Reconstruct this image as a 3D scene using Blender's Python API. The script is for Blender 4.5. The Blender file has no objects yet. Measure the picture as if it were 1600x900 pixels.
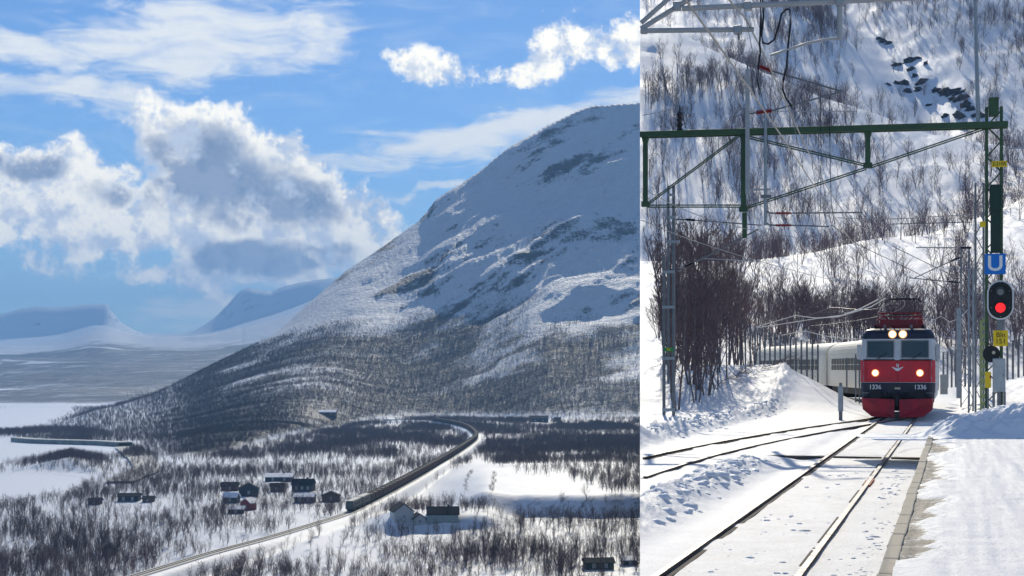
import bpy, bmesh, math, random
import numpy as np
from mathutils import Vector, Matrix

R = math.radians
random.seed(7)
rng = np.random.default_rng(11)
scene = bpy.context.scene
C = scene.collection

# ------------------------------------------------------------------ camera
F = 2400.0            # focal length in photograph pixels (1600 wide)
EYE = 1.62            # eye height above the platform
HORIZ = 575.0         # row of the horizon in the photograph
cam_d = bpy.data.cameras.new('camera')
cam = bpy.data.objects.new('camera', cam_d)
C.objects.link(cam)
cam.location = (0, 0, EYE)
cam.rotation_euler = (R(90), 0, 0)
cam_d.sensor_width = 36.0
cam_d.lens = 36.0 * F / 1600.0
cam_d.shift_y = (HORIZ - 450.0) / 1600.0
cam_d.clip_start = 0.1
cam_d.clip_end = 60000
scene.camera = cam

# ------------------------------------------------------------------ light
SUN_AZ, SUN_EL = R(4.6), R(30.5)
sun_dir = Vector((math.sin(SUN_AZ) * math.cos(SUN_EL), math.cos(SUN_AZ) * math.cos(SUN_EL), math.sin(SUN_EL)))
sd = bpy.data.lights.new('sun', 'SUN')
sd.energy = 3.1
sd.angle = R(0.53)
sd.color = (1.0, 0.915, 0.75)
so = bpy.data.objects.new('sun', sd)
C.objects.link(so)
so.rotation_euler = (-sun_dir).to_track_quat('-Z', 'Y').to_euler()
so.location = (0, 0, 300)

vs = scene.view_settings
vs.view_transform = 'Standard'
vs.look = 'None'
vs.exposure = 0.18
vs.gamma = 1.0
vs.use_curve_mapping = False
scene.render.engine = 'CYCLES'
scene.cycles.max_bounces = 5
scene.cycles.diffuse_bounces = 3
scene.cycles.glossy_bounces = 2
scene.cycles.transparent_max_bounces = 8
scene.cycles.volume_bounces = 1
scene.cycles.use_denoising = True
scene.cycles.caustics_reflective = False
scene.cycles.caustics_refractive = False

# ------------------------------------------------------------------ node helper
class NT:
    def __init__(self, tree):
        self.t = tree
        self.n = tree.nodes
        self.l = tree.links

    def new(self, kind, **kw):
        n = self.n.new(kind)
        for k, v in kw.items():
            setattr(n, k, v)
        return n

    def set(self, sock, v):
        if isinstance(v, bpy.types.NodeSocket):
            self.l.new(v, sock)
        elif isinstance(v, (tuple, list)) and len(v) == 3 and len(sock.default_value) == 4:
            sock.default_value = (*v, 1)
        else:
            sock.default_value = v

    def math(self, op, a, b=0.0, c=0.0, clamp=False):
        n = self.new('ShaderNodeMath', operation=op, use_clamp=clamp)
        self.set(n.inputs[0], a)
        self.set(n.inputs[1], b)
        self.set(n.inputs[2], c)
        return n.outputs[0]

    def noise(self, vec, scale, detail=6, rough=0.55, lac=2.0, dist=0.0, dim='3D'):
        n = self.new('ShaderNodeTexNoise', noise_dimensions=dim)
        if vec is not None:
            self.l.new(vec, n.inputs['Vector'])
        n.inputs['Scale'].default_value = scale
        n.inputs['Detail'].default_value = detail
        n.inputs['Roughness'].default_value = rough
        n.inputs['Lacunarity'].default_value = lac
        n.inputs['Distortion'].default_value = dist
        return n.outputs['Fac']

    def smooth(self, v, a, b, lo=0.0, hi=1.0):
        n = self.new('ShaderNodeMapRange', interpolation_type='SMOOTHSTEP')
        self.set(n.inputs['Value'], v)
        self.set(n.inputs['From Min'], a)
        self.set(n.inputs['From Max'], b)
        self.set(n.inputs['To Min'], lo)
        self.set(n.inputs['To Max'], hi)
        return n.outputs['Result']

    def mix(self, fac, a, b):
        n = self.new('ShaderNodeMix', data_type='RGBA')
        self.set(n.inputs[0], fac)
        self.set(n.inputs[6], a)
        self.set(n.inputs[7], b)
        return n.outputs[2]

# ------------------------------------------------------------------ world: Nishita sky with clouds
world = bpy.data.worlds.new('World')
scene.world = world
world.use_nodes = True
w = NT(world.node_tree)
for n in list(w.n):
    w.n.remove(n)
w_out = w.new('ShaderNodeOutputWorld')
w_bg = w.new('ShaderNodeBackground')
SKY = 0.080
w_bg.inputs['Strength'].default_value = SKY
world.cycles.sampling_method = 'MANUAL'
world.cycles.sample_map_resolution = 512
w.l.new(w_bg.outputs[0], w_out.inputs[0])
sky = w.new('ShaderNodeTexSky', sky_type='NISHITA')
sky.sun_disc = False
sky.sun_elevation = SUN_EL
sky.sun_rotation = SUN_AZ
sky.altitude = 400
sky.air_density = 1.0
sky.dust_density = 0.1
sky.ozone_density = 3.0
geo = w.new('ShaderNodeTexCoord')
gen = geo.outputs['Generated']
sep = w.new('ShaderNodeSeparateXYZ')
w.l.new(gen, sep.inputs[0])
dx, dy, dz = sep.outputs
az = w.math('ARCTAN2', dx, dy)                  # clockwise from straight ahead
el = w.math('ARCSINE', dz)
def sky_dir(x, y):
    a = math.atan((x - 800) / F)
    return a, math.atan((HORIZ - y) / F * math.cos(a))
PXR = 1.0 / F
warp1 = w.noise(gen, 16, 4, 0.55)
warp2 = w.noise(gen, 17.3, 4, 0.55, dist=0.3)
fb = w.noise(gen, 27, 10, 0.66)
fb_s = w.new('ShaderNodeMapping')
fb_s.inputs['Scale'].default_value = (1, 1, 4.2)
fb_s.inputs['Rotation'].default_value = (0, R(-7), 0)
w.l.new(gen, fb_s.inputs['Vector'])
streak = w.noise(fb_s.outputs[0], 22, 8, 0.62, dist=0.6)
azw = w.math('ADD', az, w.math('MULTIPLY', w.math('SUBTRACT', warp1, 0.5), 0.055))
elw = w.math('ADD', el, w.math('MULTIPLY', w.math('SUBTRACT', warp2, 0.5), 0.040))

cvec = w.new('ShaderNodeCombineXYZ')
w.l.new(azw, cvec.inputs[0])
w.l.new(elw, cvec.inputs[1])
def blob(x, y, rx, ry, tilt=0.0, lo=0.0):
    """squared normalised distance from the cloud lobe seen at (x, y)"""
    a, e = sky_dir(x, y)
    mp = w.new('ShaderNodeMapping', vector_type='TEXTURE')
    mp.inputs['Location'].default_value = (a, e, 0)
    mp.inputs['Rotation'].default_value = (0, 0, R(tilt))
    mp.inputs['Scale'].default_value = (rx * PXR, ry * PXR, 1)
    w.l.new(cvec.outputs[0], mp.inputs['Vector'])
    d = w.new('ShaderNodeVectorMath', operation='DOT_PRODUCT')
    w.l.new(mp.outputs[0], d.inputs[0])
    w.l.new(mp.outputs[0], d.inputs[1])
    return w.math('ADD', d.outputs['Value'], lo) if lo else d.outputs['Value']

def union(items):
    r = items[0]
    for i in items[1:]:
        r = w.math('SMOOTH_MIN', r, i, 0.25)
    return w.math('SUBTRACT', 1.0, r)

cumulus = union([
    blob(300, 245, 120, 92), blob(400, 290, 165, 85, -14), blob(520, 345, 145, 80, -22),
    blob(140, 300, 220, 80, 0, 0.25), blob(20, 300, 150, 80, 0, 0.25), blob(240, 345, 220, 66, 0, 0.2), blob(450, 395, 220, 76, 0, 0.1),
    blob(300, 428, 210, 46, 0, 0.4), blob(600, 350, 95, 65, -25, 0.3), blob(75, 400, 85, 40, -12, 0.62), blob(345, 460, 100, 40, 0, 0.5),
    blob(345, 182, 95, 26, 6, 0.6),
    blob(940, 68, 150, 66, 18, 0.45), blob(820, 106, 170, 36, 6, 0.55), blob(675, 108, 90, 40, 0, 0.62)])
cum_d = w.math('ADD', cumulus, w.math('MULTIPLY', w.math('SUBTRACT', fb, 0.5), 3.3))
cum_a = w.smooth(cum_d, -0.05, 0.42)
core = union([blob(295, 262, 95, 68), blob(400, 300, 125, 52, -16), blob(500, 318, 70, 32, -20),
              blob(400, 405, 130, 30), blob(500, 405, 90, 26), blob(215, 298, 60, 26), blob(45, 262, 55, 22)])
core_d = w.math('ADD', core, w.math('MULTIPLY', w.math('SUBTRACT', fb, 0.5), 3.6))
core_a = w.math('MULTIPLY', w.smooth(core_d, -0.45, 0.85), w.smooth(cum_d, 0.2, 0.75))
wisp = union([blob(300, 60, 240, 75, 8), blob(420, 70, 130, 50), blob(60, 135, 170, 26, -10), blob(200, 155, 80, 24, 0),
              blob(40, 75, 130, 22, -14), blob(720, 225, 210, 34, 9), blob(840, 195, 120, 20, 12), blob(980, 152, 100, 16, 8), blob(700, 290, 70, 8, 10), blob(330, 492, 130, 26)])
wisp_d = w.math('ADD', wisp, w.math('MULTIPLY', w.math('SUBTRACT', streak, 0.5), 3.2))
wisp_a = w.math('MULTIPLY', w.smooth(wisp_d, -0.25, 1.15), 0.86)
# the rest of the sky carries the same kind of scattered cloud
outside = w.smooth(w.math('ABSOLUTE', w.math('ADD', az, 0.12)), 0.30, 0.55)
gen_n = w.noise(gen, 4.5, 8, 0.58)
gen_a = w.math('MULTIPLY', w.math('MULTIPLY', w.smooth(gen_n, 0.55, 0.70), outside), w.smooth(el, 0.02, 0.12))
veil_a = w.math('MULTIPLY', w.smooth(streak, 0.42, 0.80), w.math('MULTIPLY', w.smooth(el, 0.03, 0.14), 0.22))
up_ = w.new('ShaderNodeVectorMath', operation='ADD')
w.l.new(gen, up_.inputs[0])
up_.inputs[1].default_value = (0.006, 0.0, 0.012)
fb_up = w.noise(up_.outputs[0], 27, 6, 0.66)
lum = w.smooth(w.math('SUBTRACT', fb, fb_up), -0.10, 0.07)  # paints cloud light and shade into the sky: brighter where noise thins upward
K = 1.12 / SKY
white = w.mix(lum, (.60 * K, .66 * K, .76 * K), (1.16 * K, 1.10 * K, .96 * K))
grey = w.mix(lum, (.19 * K, .25 * K, .37 * K), (.30 * K, .35 * K, .46 * K))  # darker tones paint the shade in the thick backlit cloud cores
skyc = sky.outputs['Color']
tint = w.new('ShaderNodeMix', data_type='RGBA', blend_type='MULTIPLY')
tint.inputs[0].default_value = 1.0
w.l.new(skyc, tint.inputs[6])
tint.inputs[7].default_value = (0.60, 0.83, 1.12, 1)
col = w.mix(veil_a, tint.outputs[2], (.74 * K, .80 * K, .86 * K))
col = w.mix(wisp_a, col, (.88 * K, .88 * K, .84 * K))
col = w.mix(gen_a, col, white)
cum_c = w.mix(core_a, white, grey)
col = w.mix(cum_a, col, cum_c)
w.l.new(col, w_bg.inputs['Color'])

# ------------------------------------------------------------------ generic helpers
def tag(o, label=None, cat=None, group=None, kind=None):
    for k, v in (('label', label), ('category', cat), ('group', group), ('kind', kind)):
        if v:
            o[k] = v
    return o

def link(o, parent=None):
    C.objects.link(o)
    if parent is not None:
        o.parent = parent
    return o

def empty(name, loc=(0, 0, 0), rz=0.0):
    o = bpy.data.objects.new(name, None)
    C.objects.link(o)
    o.location = loc
    o.rotation_euler = (0, 0, rz)
    o.empty_display_size = 0.2
    return o

def material(name, color=(0.5, 0.5, 0.5), rough=0.6, metal=0.0, noise=0.0, scale=8.0, bump=0.0, emit=None, strength=0.0, spec=0.4):
    m = bpy.data.materials.new(name)
    m.use_nodes = True
    t = NT(m.node_tree)
    b = t.n['Principled BSDF']
    b.inputs['Base Color'].default_value = (*color, 1)
    b.inputs['Roughness'].default_value = rough
    b.inputs['Metallic'].default_value = metal
    b.inputs['Specular IOR Level'].default_value = spec
    if noise or bump:
        tc = t.new('ShaderNodeTexCoord').outputs['Object']
        f = t.noise(tc, scale, 6, 0.6)
    if noise:
        lo = tuple(c * (1 - noise) for c in color)
        hi = tuple(min(1, c * (1 + noise)) for c in color)
        t.l.new(t.mix(t.smooth(f, 0.3, 0.7), lo, hi), b.inputs['Base Color'])
        t.l.new(t.smooth(f, 0.3, 0.7, max(0, rough - 0.12), min(1, rough + 0.12)), b.inputs['Roughness'])
    if bump:
        bn = t.new('ShaderNodeBump')
        bn.inputs['Strength'].default_value = 0.6
        bn.inputs['Distance'].default_value = bump
        t.l.new(f, bn.inputs['Height'])
        t.l.new(bn.outputs[0], b.inputs['Normal'])
    if emit:
        b.inputs['Emission Color'].default_value = (*emit, 1)
        b.inputs['Emission Strength'].default_value = strength
    return m

class MB:
    """collects boxes, bars, tubes, prisms and builds them as one mesh object"""
    def __init__(self):
        self.v, self.f, self.mi = [], [], []
        self.cur = 0

    def add(self, vs_, fs):
        b = len(self.v)
        self.v.extend([tuple(p) for p in vs_])
        self.f.extend([tuple(b + i for i in f) for f in fs])
        self.mi.extend([self.cur] * len(fs))
        return self

    def box(self, x0, x1, y0, y1, z0, z1):
        return self.add([(x0, y0, z0), (x1, y0, z0), (x1, y1, z0), (x0, y1, z0), (x0, y0, z1), (x1, y0, z1), (x1, y1, z1), (x0, y1, z1)],
                        [(0, 3, 2, 1), (4, 5, 6, 7), (0, 1, 5, 4), (1, 2, 6, 5), (2, 3, 7, 6), (3, 0, 4, 7)])

    def bar(self, a, b, w_=0.1, h=None, up=(0, 0, 1)):
        a, b = Vector(a), Vector(b)
        d = (b - a).normalized()
        s = d.cross(Vector(up))
        if s.length < 1e-4:
            s = d.cross(Vector((0, 1, 0)))
        s.normalize()
        t = s.cross(d).normalized()
        s *= w_ / 2
        t *= (h or w_) / 2
        P = []
        for p in (a, b):
            P += [p - s - t, p + s - t, p + s + t, p - s + t]
        return self.add(P, [(0, 1, 2, 3), (7, 6, 5, 4), (0, 4, 5, 1), (1, 5, 6, 2), (2, 6, 7, 3), (3, 7, 4, 0)])

    def tube(self, pts, r, n=6, caps=True):
        pts = [Vector(p) for p in pts]
        rs = r if isinstance(r, (list, tuple)) else [r] * len(pts)
        rings = []
        for i, p in enumerate(pts):
            d = (pts[min(i + 1, len(pts) - 1)] - pts[max(i - 1, 0)]).normalized()
            s = d.cross(Vector((0, 0, 1)))
            if s.length < 1e-3:
                s = d.cross(Vector((0, 1, 0)))
            s.normalize()
            t = s.cross(d)
            rings.append([p + (s * math.cos(2 * math.pi * k / n) + t * math.sin(2 * math.pi * k / n)) * rs[i] for k in range(n)])
        vs_ = [p for ring in rings for p in ring]
        fs = []
        for i in range(len(pts) - 1):
            for k in range(n):
                fs.append((i * n + k, i * n + (k + 1) % n, (i + 1) * n + (k + 1) % n, (i + 1) * n + k))
        if caps:
            fs.append(tuple(reversed(range(n))))
            fs.append(tuple((len(pts) - 1) * n + k for k in range(n)))
        return self.add(vs_, fs)

    def prism(self, poly, y0, y1):
        """polygon in x,z extruded along y"""
        n = len(poly)
        vs_ = [(x, y0, z) for x, z in poly] + [(x, y1, z) for x, z in poly]
        fs = [tuple(range(n)), tuple(reversed(range(n, 2 * n)))]
        fs += [((k + 1) % n, k, n + k, n + (k + 1) % n) for k in range(n)]
        return self.add(vs_, fs)

    def disc(self, c, r, y0, y1, n=20, rz=None):
        return self.prism([(c[0] + r * math.cos(2 * math.pi * k / n), c[1] + (rz or r) * math.sin(2 * math.pi * k / n)) for k in range(n)], y0, y1)

    def build(self, name, mat, parent=None, bevel=0.0, smooth=False, seg=2):
        me = bpy.data.meshes.new(name)
        me.from_pydata(self.v, [], self.f)
        bm = bmesh.new()
        bm.from_mesh(me)
        bmesh.ops.recalc_face_normals(bm, faces=bm.faces)
        bm.to_mesh(me)
        bm.free()
        for m in (mat if isinstance(mat, (list, tuple)) else [mat]):
            me.materials.append(m)
        if isinstance(mat, (list, tuple)):
            me.polygons.foreach_set('material_index', self.mi)
        if smooth:
            me.shade_smooth()
        o = bpy.data.objects.new(name, me)
        link(o, parent)
        if bevel:
            bv = o.modifiers.new('bevel', 'BEVEL')
            bv.width = bevel
            bv.segments = seg
            bv.limit_method = 'ANGLE'
            bv.angle_limit = R(40)
        return o

def copy_tree(o, parent=None):
    c = o.copy()
    C.objects.link(c)
    c.parent = parent
    for ch in list(o.children):
        copy_tree(ch, c)
    return c

def text(name, body, size, mat, loc, rot, parent=None, ext=0.004, align='CENTER', sx=1.0, off=0.0):
    cu = bpy.data.curves.new(name, 'FONT')
    cu.body = body
    cu.size = size
    cu.extrude = ext
    cu.align_x = align
    cu.align_y = 'CENTER'
    cu.materials.append(mat)
    cu.offset = off
    tmp = bpy.data.objects.new(name, cu)
    me = bpy.data.meshes.new_from_object(tmp)
    bpy.data.objects.remove(tmp)
    o = bpy.data.objects.new(name, me)
    link(o, parent)
    o.location = loc
    o.rotation_euler = rot
    o.scale = (sx, 1, 1)
    return o

# value noise on numpy arrays
_perm = rng.random((256, 256))
def vnoise(x, y):
    xi, yi = np.floor(x).astype(int), np.floor(y).astype(int)
    fx, fy = x - xi, y - yi
    fx, fy = fx * fx * fx * (fx * (6 * fx - 15) + 10), fy * fy * fy * (fy * (6 * fy - 15) + 10)
    a, b = _perm[xi % 256, yi % 256], _perm[(xi + 1) % 256, yi % 256]
    c, d = _perm[xi % 256, (yi + 1) % 256], _perm[(xi + 1) % 256, (yi + 1) % 256]
    return (a + (b - a) * fx) * (1 - fy) + (c + (d - c) * fx) * fy - 0.5

def fbm(x, y, octs=5, gain=0.5, lac=2.03):
    r, a = 0, 1.0
    for i in range(octs):
        r = r + a * vnoise(x + 17.3 * i, y - 9.1 * i)
        a *= gain
        x, y = (x * 0.8 - y * 0.6) * lac, (x * 0.6 + y * 0.8) * lac
    return r

def sstep(v, a, b):
    t = np.clip((v - a) / (b - a), 0, 1)
    return t * t * (3 - 2 * t)

def grid_mesh(name, P, mat, attrs=None, parent=None, smooth=True, kind='structure', flip=False):
    nr, nc = P.shape[:2]
    me = bpy.data.meshes.new(name)
    me.vertices.add(nr * nc)
    me.vertices.foreach_set('co', P.reshape(-1).astype(np.float32))
    i = np.arange(nr * nc).reshape(nr, nc)
    q = np.stack([i[:-1, :-1], i[:-1, 1:], i[1:, 1:], i[1:, :-1]], -1).reshape(-1, 4)
    if flip:
        q = q[:, ::-1]
    me.loops.add(q.size)
    me.loops.foreach_set('vertex_index', q.reshape(-1).astype(np.int32))
    me.polygons.add(len(q))
    me.polygons.foreach_set('loop_start', np.arange(0, q.size, 4, dtype=np.int32))
    me.update()
    me.validate()
    for k, v in (attrs or {}).items():
        a = me.attributes.new(k, 'FLOAT', 'POINT')
        a.data.foreach_set('value', v.reshape(-1).astype(np.float32))
    me.materials.append(mat)
    if smooth:
        me.shade_smooth()
    o = bpy.data.objects.new(name, me)
    link(o, parent)
    if kind:
        o['kind'] = kind
    return o

def px_of(P):
    """photo pixel of world points"""
    return 800 + F * P[..., 0] / P[..., 1], HORIZ - F * (P[..., 2] - EYE) / P[..., 1]

def at(x, y, D):
    return Vector(((x - 800) / F * D, D, EYE + (HORIZ - y) / F * D))

def ramp(tab, x):
    return np.interp(x, [t[0] for t in tab], [t[1] for t in tab])

# ------------------------------------------------------------------ terrain materials
def snow_material(name, scale, bump_d, rockcol=(0.055, 0.055, 0.062), vegcol=(0.034, 0.040, 0.055), tint=(0.83, 0.865, 0.91), bump_s=0.5, streak=False, fine=40.0, dirt=False):
    m = bpy.data.materials.new(name)
    m.use_nodes = True
    t = NT(m.node_tree)
    b = t.n['Principled BSDF']
    b.inputs['Roughness'].default_value = 0.62
    b.inputs['Specular IOR Level'].default_value = 0.3
    vec = t.new('ShaderNodeTexCoord').outputs['Object']
    if streak:
        r1_ = t.new('ShaderNodeMapping')
        r1_.inputs['Rotation'].default_value = (0, 0, R(-50))
        t.l.new(vec, r1_.inputs['Vector'])
        mp = t.new('ShaderNodeMapping')
        mp.inputs['Scale'].default_value = (0.25, 1, 0.8)
        t.l.new(r1_.outputs[0], mp.inputs['Vector'])
        vec = mp.outputs[0]
    f1 = t.noise(vec, scale, 10, 0.64)
    f2 = t.noise(vec, scale * 7.3, 6, 0.66)
    f3 = t.noise(vec, scale * fine, 3, 0.6)
    ra = t.new('ShaderNodeAttribute', attribute_name='rock').outputs['Fac']
    va = t.new('ShaderNodeAttribute', attribute_name='veg').outputs['Fac']
    mixn = t.math('ADD', t.math('ADD', t.math('MULTIPLY', f1, 0.45), t.math('MULTIPLY', f2, 0.35)), t.math('MULTIPLY', f3, 0.2))
    rk = t.smooth(t.math('ADD', mixn, t.math('MULTIPLY', t.math('SUBTRACT', ra, 1.0), 0.5)), 0.38, 0.48)
    vg = t.smooth(t.math('ADD', mixn, t.math('MULTIPLY', t.math('SUBTRACT', va, 1.0), 0.4)), 0.30, 0.52)
    c = t.mix(vg, tint, vegcol)
    if dirt:
        da = t.new('ShaderNodeAttribute', attribute_name='dirt').outputs['Fac']
        c = t.mix(t.math('MULTIPLY', da, t.smooth(mixn, 0.42, 0.60)), c, (0.50, 0.45, 0.37))
    c = t.mix(rk, c, t.mix(f2, tuple(q * 0.5 for q in rockcol), tuple(q * 1.7 for q in rockcol)))
    t.l.new(c, b.inputs['Base Color'])
    bn = t.new('ShaderNodeBump')
    bn.inputs['Strength'].default_value = bump_s
    if streak:
        t.l.new(t.math('MULTIPLY', t.new('ShaderNodeAttribute', attribute_name='relief').outputs['Fac'], bump_s), bn.inputs['Strength'])
    bn.inputs['Distance'].default_value = bump_d
    t.l.new(mixn, bn.inputs['Height'])
    t.l.new(bn.outputs[0], b.inputs['Normal'])
    return m

M = {}
M['mountain_snow'] = snow_material('mountain_snow', 0.012, 34.0, bump_s=0.85, streak=True)
M['station_snow'] = snow_material('station_snow', 2.2, 0.06, bump_s=0.7, rockcol=(0.042, 0.036, 0.031), tint=(0.87, 0.87, 0.865), fine=14.0, dirt=True)
M['hill_snow'] = snow_material('hill_snow', 0.12, 0.8, bump_s=0.5)
M['lake'] = snow_material('lake_snow', 0.01, 1.0, bump_s=0.2)

# ================================================================== THE VALLEY
HV = 60.0                              # eye above the valley floor
ZV = EYE - HV
def floor_D(y):
    return F * HV / (y - HORIZ)

XL = np.concatenate([np.arange(-420, -60, 12), np.arange(-60, 1010, 2.4), np.arange(1012, 1200, 10)])
foot_y = ramp([(-420, 645), (0, 672), (60, 671), (140, 672), (200, 690), (230, 722), (350, 712), (480, 680), (580, 660), (650, 656), (760, 656), (850, 660), (1000, 655), (1200, 650)], XL)
ridge_y = ramp([(-420, 660), (0, 674), (40, 668), (60, 661), (120, 645), (180, 635), (235, 619), (270, 604), (330, 573), (380, 549), (420, 529), (450, 507), (480, 480), (510, 455), (540, 431), (575, 407), (600, 389),
                (630, 368), (655, 352), (668, 338), (680, 320), (700, 305), (722, 291), (755, 268), (790, 242), (800, 234), (850, 202), (900, 176), (925, 167), (945, 166), (1000, 161), (1200, 150)], XL)
foot_D = floor_D(foot_y)
ridge_D = ramp([(-420, 1650), (40, 1560), (120, 1700), (235, 1900), (400, 2100), (540, 2380), (1000, 3020), (1200, 3100)], XL)
lap_y = ramp([(-420, 540), (-200, 520), (-60, 508), (0, 491), (30, 482), (60, 478), (90, 479), (110, 477), (140, 474), (165, 472.5), (170, 474), (172, 483), (180, 490), (186, 500), (200, 509), (212, 516), (226, 520), (260, 521), (288, 520),
              (304, 515), (320, 506), (335, 495), (350, 481), (362, 468), (372, 456), (380, 450), (390, 448.5), (405, 451), (425, 454), (440, 447), (470, 440), (500, 435), (560, 430), (1200, 420)], XL)
hill_y = ramp([(-420, 548), (0, 540), (60, 538), (100, 532), (130, 520), (150, 512), (170, 512), (200, 520), (230, 526), (290, 527), (330, 526), (380, 517), (420, 505), (460, 490), (500, 470), (530, 455), (560, 440), (1200, 430)], XL)

def gsmooth(v, sig):
    xs = np.arange(-420, 1201, 2.0)
    vv = np.interp(xs, XL, v)
    k_ = np.exp(-0.5 * (np.arange(-3 * sig, 3 * sig + 1, 2.0) / sig) ** 2)
    k_ /= k_.sum()
    h = len(k_) // 2
    return np.interp(XL, xs, np.convolve(np.pad(vv, h, 'edge'), k_, 'valid')[:len(xs)])
foot_D = gsmooth(foot_D, 30)
foot_y = HORIZ + F * HV / foot_D
ridge_D = gsmooth(ridge_D, 50)
ridge_s = gsmooth(ridge_y, 46)
lap_s = gsmooth(lap_y, 30)
hill_y = gsmooth(hill_y, 12)
D_rows = np.concatenate([np.geomspace(250, 1300, 300), np.geomspace(1304, 4200, 330), np.geomspace(4240, 15500, 140)])
nr, nc = len(D_rows), len(XL)
Z = np.zeros((nr, nc))
for j in range(nc):
    fy, ry, fd, rd = foot_y[j], ridge_y[j], foot_D[j], ridge_D[j]
    rd = max(rd, fd + 150)
    s = np.linspace(0, 1, 25)
    g = 0.28 * s ** 1.5 + 0.72 * s
    ds = fd + (rd - fd) * s
    ys = fy + (ridge_s[j] - fy) * g + (ry - ridge_s[j]) * s ** 7
    zs = EYE + (HORIZ - ys) / F * ds
    zr = zs[-1]
    tail_d = [rd + 60, rd + 400, rd + 900]
    tail_z = [zr - 4, zr - 10 - 54 * np.clip((700 - XL[j]) / 120, 0, 1), max(-45, zr - 0.42 * 900)]
    far_d = [5600, 8200, 9400, 11720, 12000, 12300, 15500]
    far_z = [EYE + (HORIZ - 566) / F * 5600, EYE + (HORIZ - hill_y[j]) / F * 8200, EYE + (HORIZ - hill_y[j] - 9) / F * 9400, EYE + (HORIZ - (0.25 * lap_s[j] + 0.75 * (hill_y[j] + 2))) / F * 11720,
             EYE + (HORIZ - lap_y[j]) / F * 12000, EYE + (HORIZ - lap_y[j]) / F * 12000 - 6, EYE + (HORIZ - lap_y[j]) / F * 12000 - 260]
    if XL[j] < 300:   # low plateau beyond the lake
        mid_d, mid_z = [2330, 3300, 4400], [ZV + 1, -44, -26]
        k0 = np.clip((300 - XL[j]) / 120, 0, 1)
        tail = [(d, z) for d, z in zip(tail_d, tail_z) if d < 2280 or XL[j] > 180]
        if XL[j] <= 180:
            tail_d, tail_z = [rd + 60], [max(ZV - 1.5, zr - 6)]
            if rd + 200 < 2250:
                tail_d.append(rd + 200); tail_z.append(ZV - 1.5)
            tail_d += mid_d; tail_z += mid_z
        else:
            tail_d = [rd + 60, max(rd + 200, 2600), 3300, 4400]
            tail_z = [zr - 8, -52, -44, -26]
    if XL[j] >= 300:
        tail_d, tail_z = list(tail_d), list(tail_z)
        for d_, z_ in ((3300, -44), (4400, -26)):
            if d_ > tail_d[-1] + 100:
                tail_d.append(d_); tail_z.append(min(z_, tail_z[-1] + 25))
    allD = np.concatenate([[200], ds, tail_d, far_d])
    allZ = np.concatenate([[ZV], zs, tail_z, far_z])
    o_ = np.argsort(allD, kind='stable')
    Z[:, j] = np.interp(D_rows, allD[o_], allZ[o_])
hs = (XL > 60) & (XL < 380)
rs_ = D_rows > 2150
sub = Z[np.ix_(rs_, hs)]
kc = np.hanning(33)[1:-1]
kc /= kc.sum()
sub = np.apply_along_axis(lambda r_: np.convolve(np.pad(r_, 15, 'edge'), kc, 'valid'), 1, sub)
blend = sstep(D_rows[rs_], 2150, 2300)[:, None] * (1 - sstep(D_rows[rs_], 9000, 9400))[:, None]
Z[np.ix_(rs_, hs)] = Z[np.ix_(rs_, hs)] * (1 - blend) + sub * blend
# soften the joints along depth
ker = np.array([1, 2, 3, 2, 1]) / 9.0
Zs = np.apply_along_axis(lambda c: np.convolve(np.pad(c, 2, 'edge'), ker, 'valid'), 0, Z)
near_ridge = np.abs(D_rows[:, None] - ridge_D[None, :]) < 60
Z = np.where(near_ridge | (D_rows[:, None] > 5000), Z, Zs)
XX = (XL[None, :] - 800) / F * D_rows[:, None]
YY = np.repeat(D_rows[:, None], nc, 1)
on_mtn = sstep(YY, foot_D[None, :] * 0.985, foot_D[None, :] * 1.03) * (1 - sstep(YY, ridge_D[None, :] + 800, ridge_D[None, :] + 1500)) * sstep(XL[None, :], 150, 330)
far = sstep(YY, 2250, 2900) * (1 - sstep(XL[None, :], 420, 560) * (YY < 5000))
# relief: ribs that run down and to the left on the mountain, rolling floor
ca, sa = math.cos(R(50)), math.sin(R(50))
U1, V1 = XX * ca + YY * sa, -XX * sa + YY * ca
rel_m = (42 * fbm(U1 / 700, V1 / 190, 6, 0.58) + 10 * np.abs(fbm(U1 / 420 + 5, V1 / 70, 5, 0.6))) * (0.3 + 0.7 * sstep(Z, 20, 150)) + 12 * fbm(U1 / 170 + 2, V1 / 34, 5, 0.6) * sstep(Z, 40, 160)
keep = 0.25 + 0.75 * sstep(np.abs(YY - ridge_D[None, :]), 0, 330)
Z += on_mtn * rel_m * keep
# benches: bands of crag across the face
bench = fbm(XX / 500, Z / 160 + 3, 3)
Z += on_mtn * keep * 7 * np.sin(Z / 24 + 5 * fbm(XX / 700, YY / 900, 3)) * sstep(bench, -0.05, 0.25) * sstep(Z, 120, 220)
Z += far * (1 - on_mtn) * (60 * fbm(XX / 1500, YY / 900, 6, 0.55)) * sstep(YY, 2500, 9000) * (1 - sstep(np.abs(XL[None, :] - 255), 70, 20) * (YY > 9000)) * (1 - 0.75 * (YY > 9000))
Z += far * 12 * fbm(XX / 300, YY / 160, 5) * (YY < 9000) * (1 - on_mtn)
flat = 1 - sstep(YY, foot_D[None, :] * 0.96, foot_D[None, :] * 1.01)
Z += flat * (3.0 * fbm(XX / 90, YY / 110, 5, 0.5) + 1.0)
PXx = np.repeat(XL[None, :], nr, 0)
PXy = HORIZ - F * (Z - EYE) / YY

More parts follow.
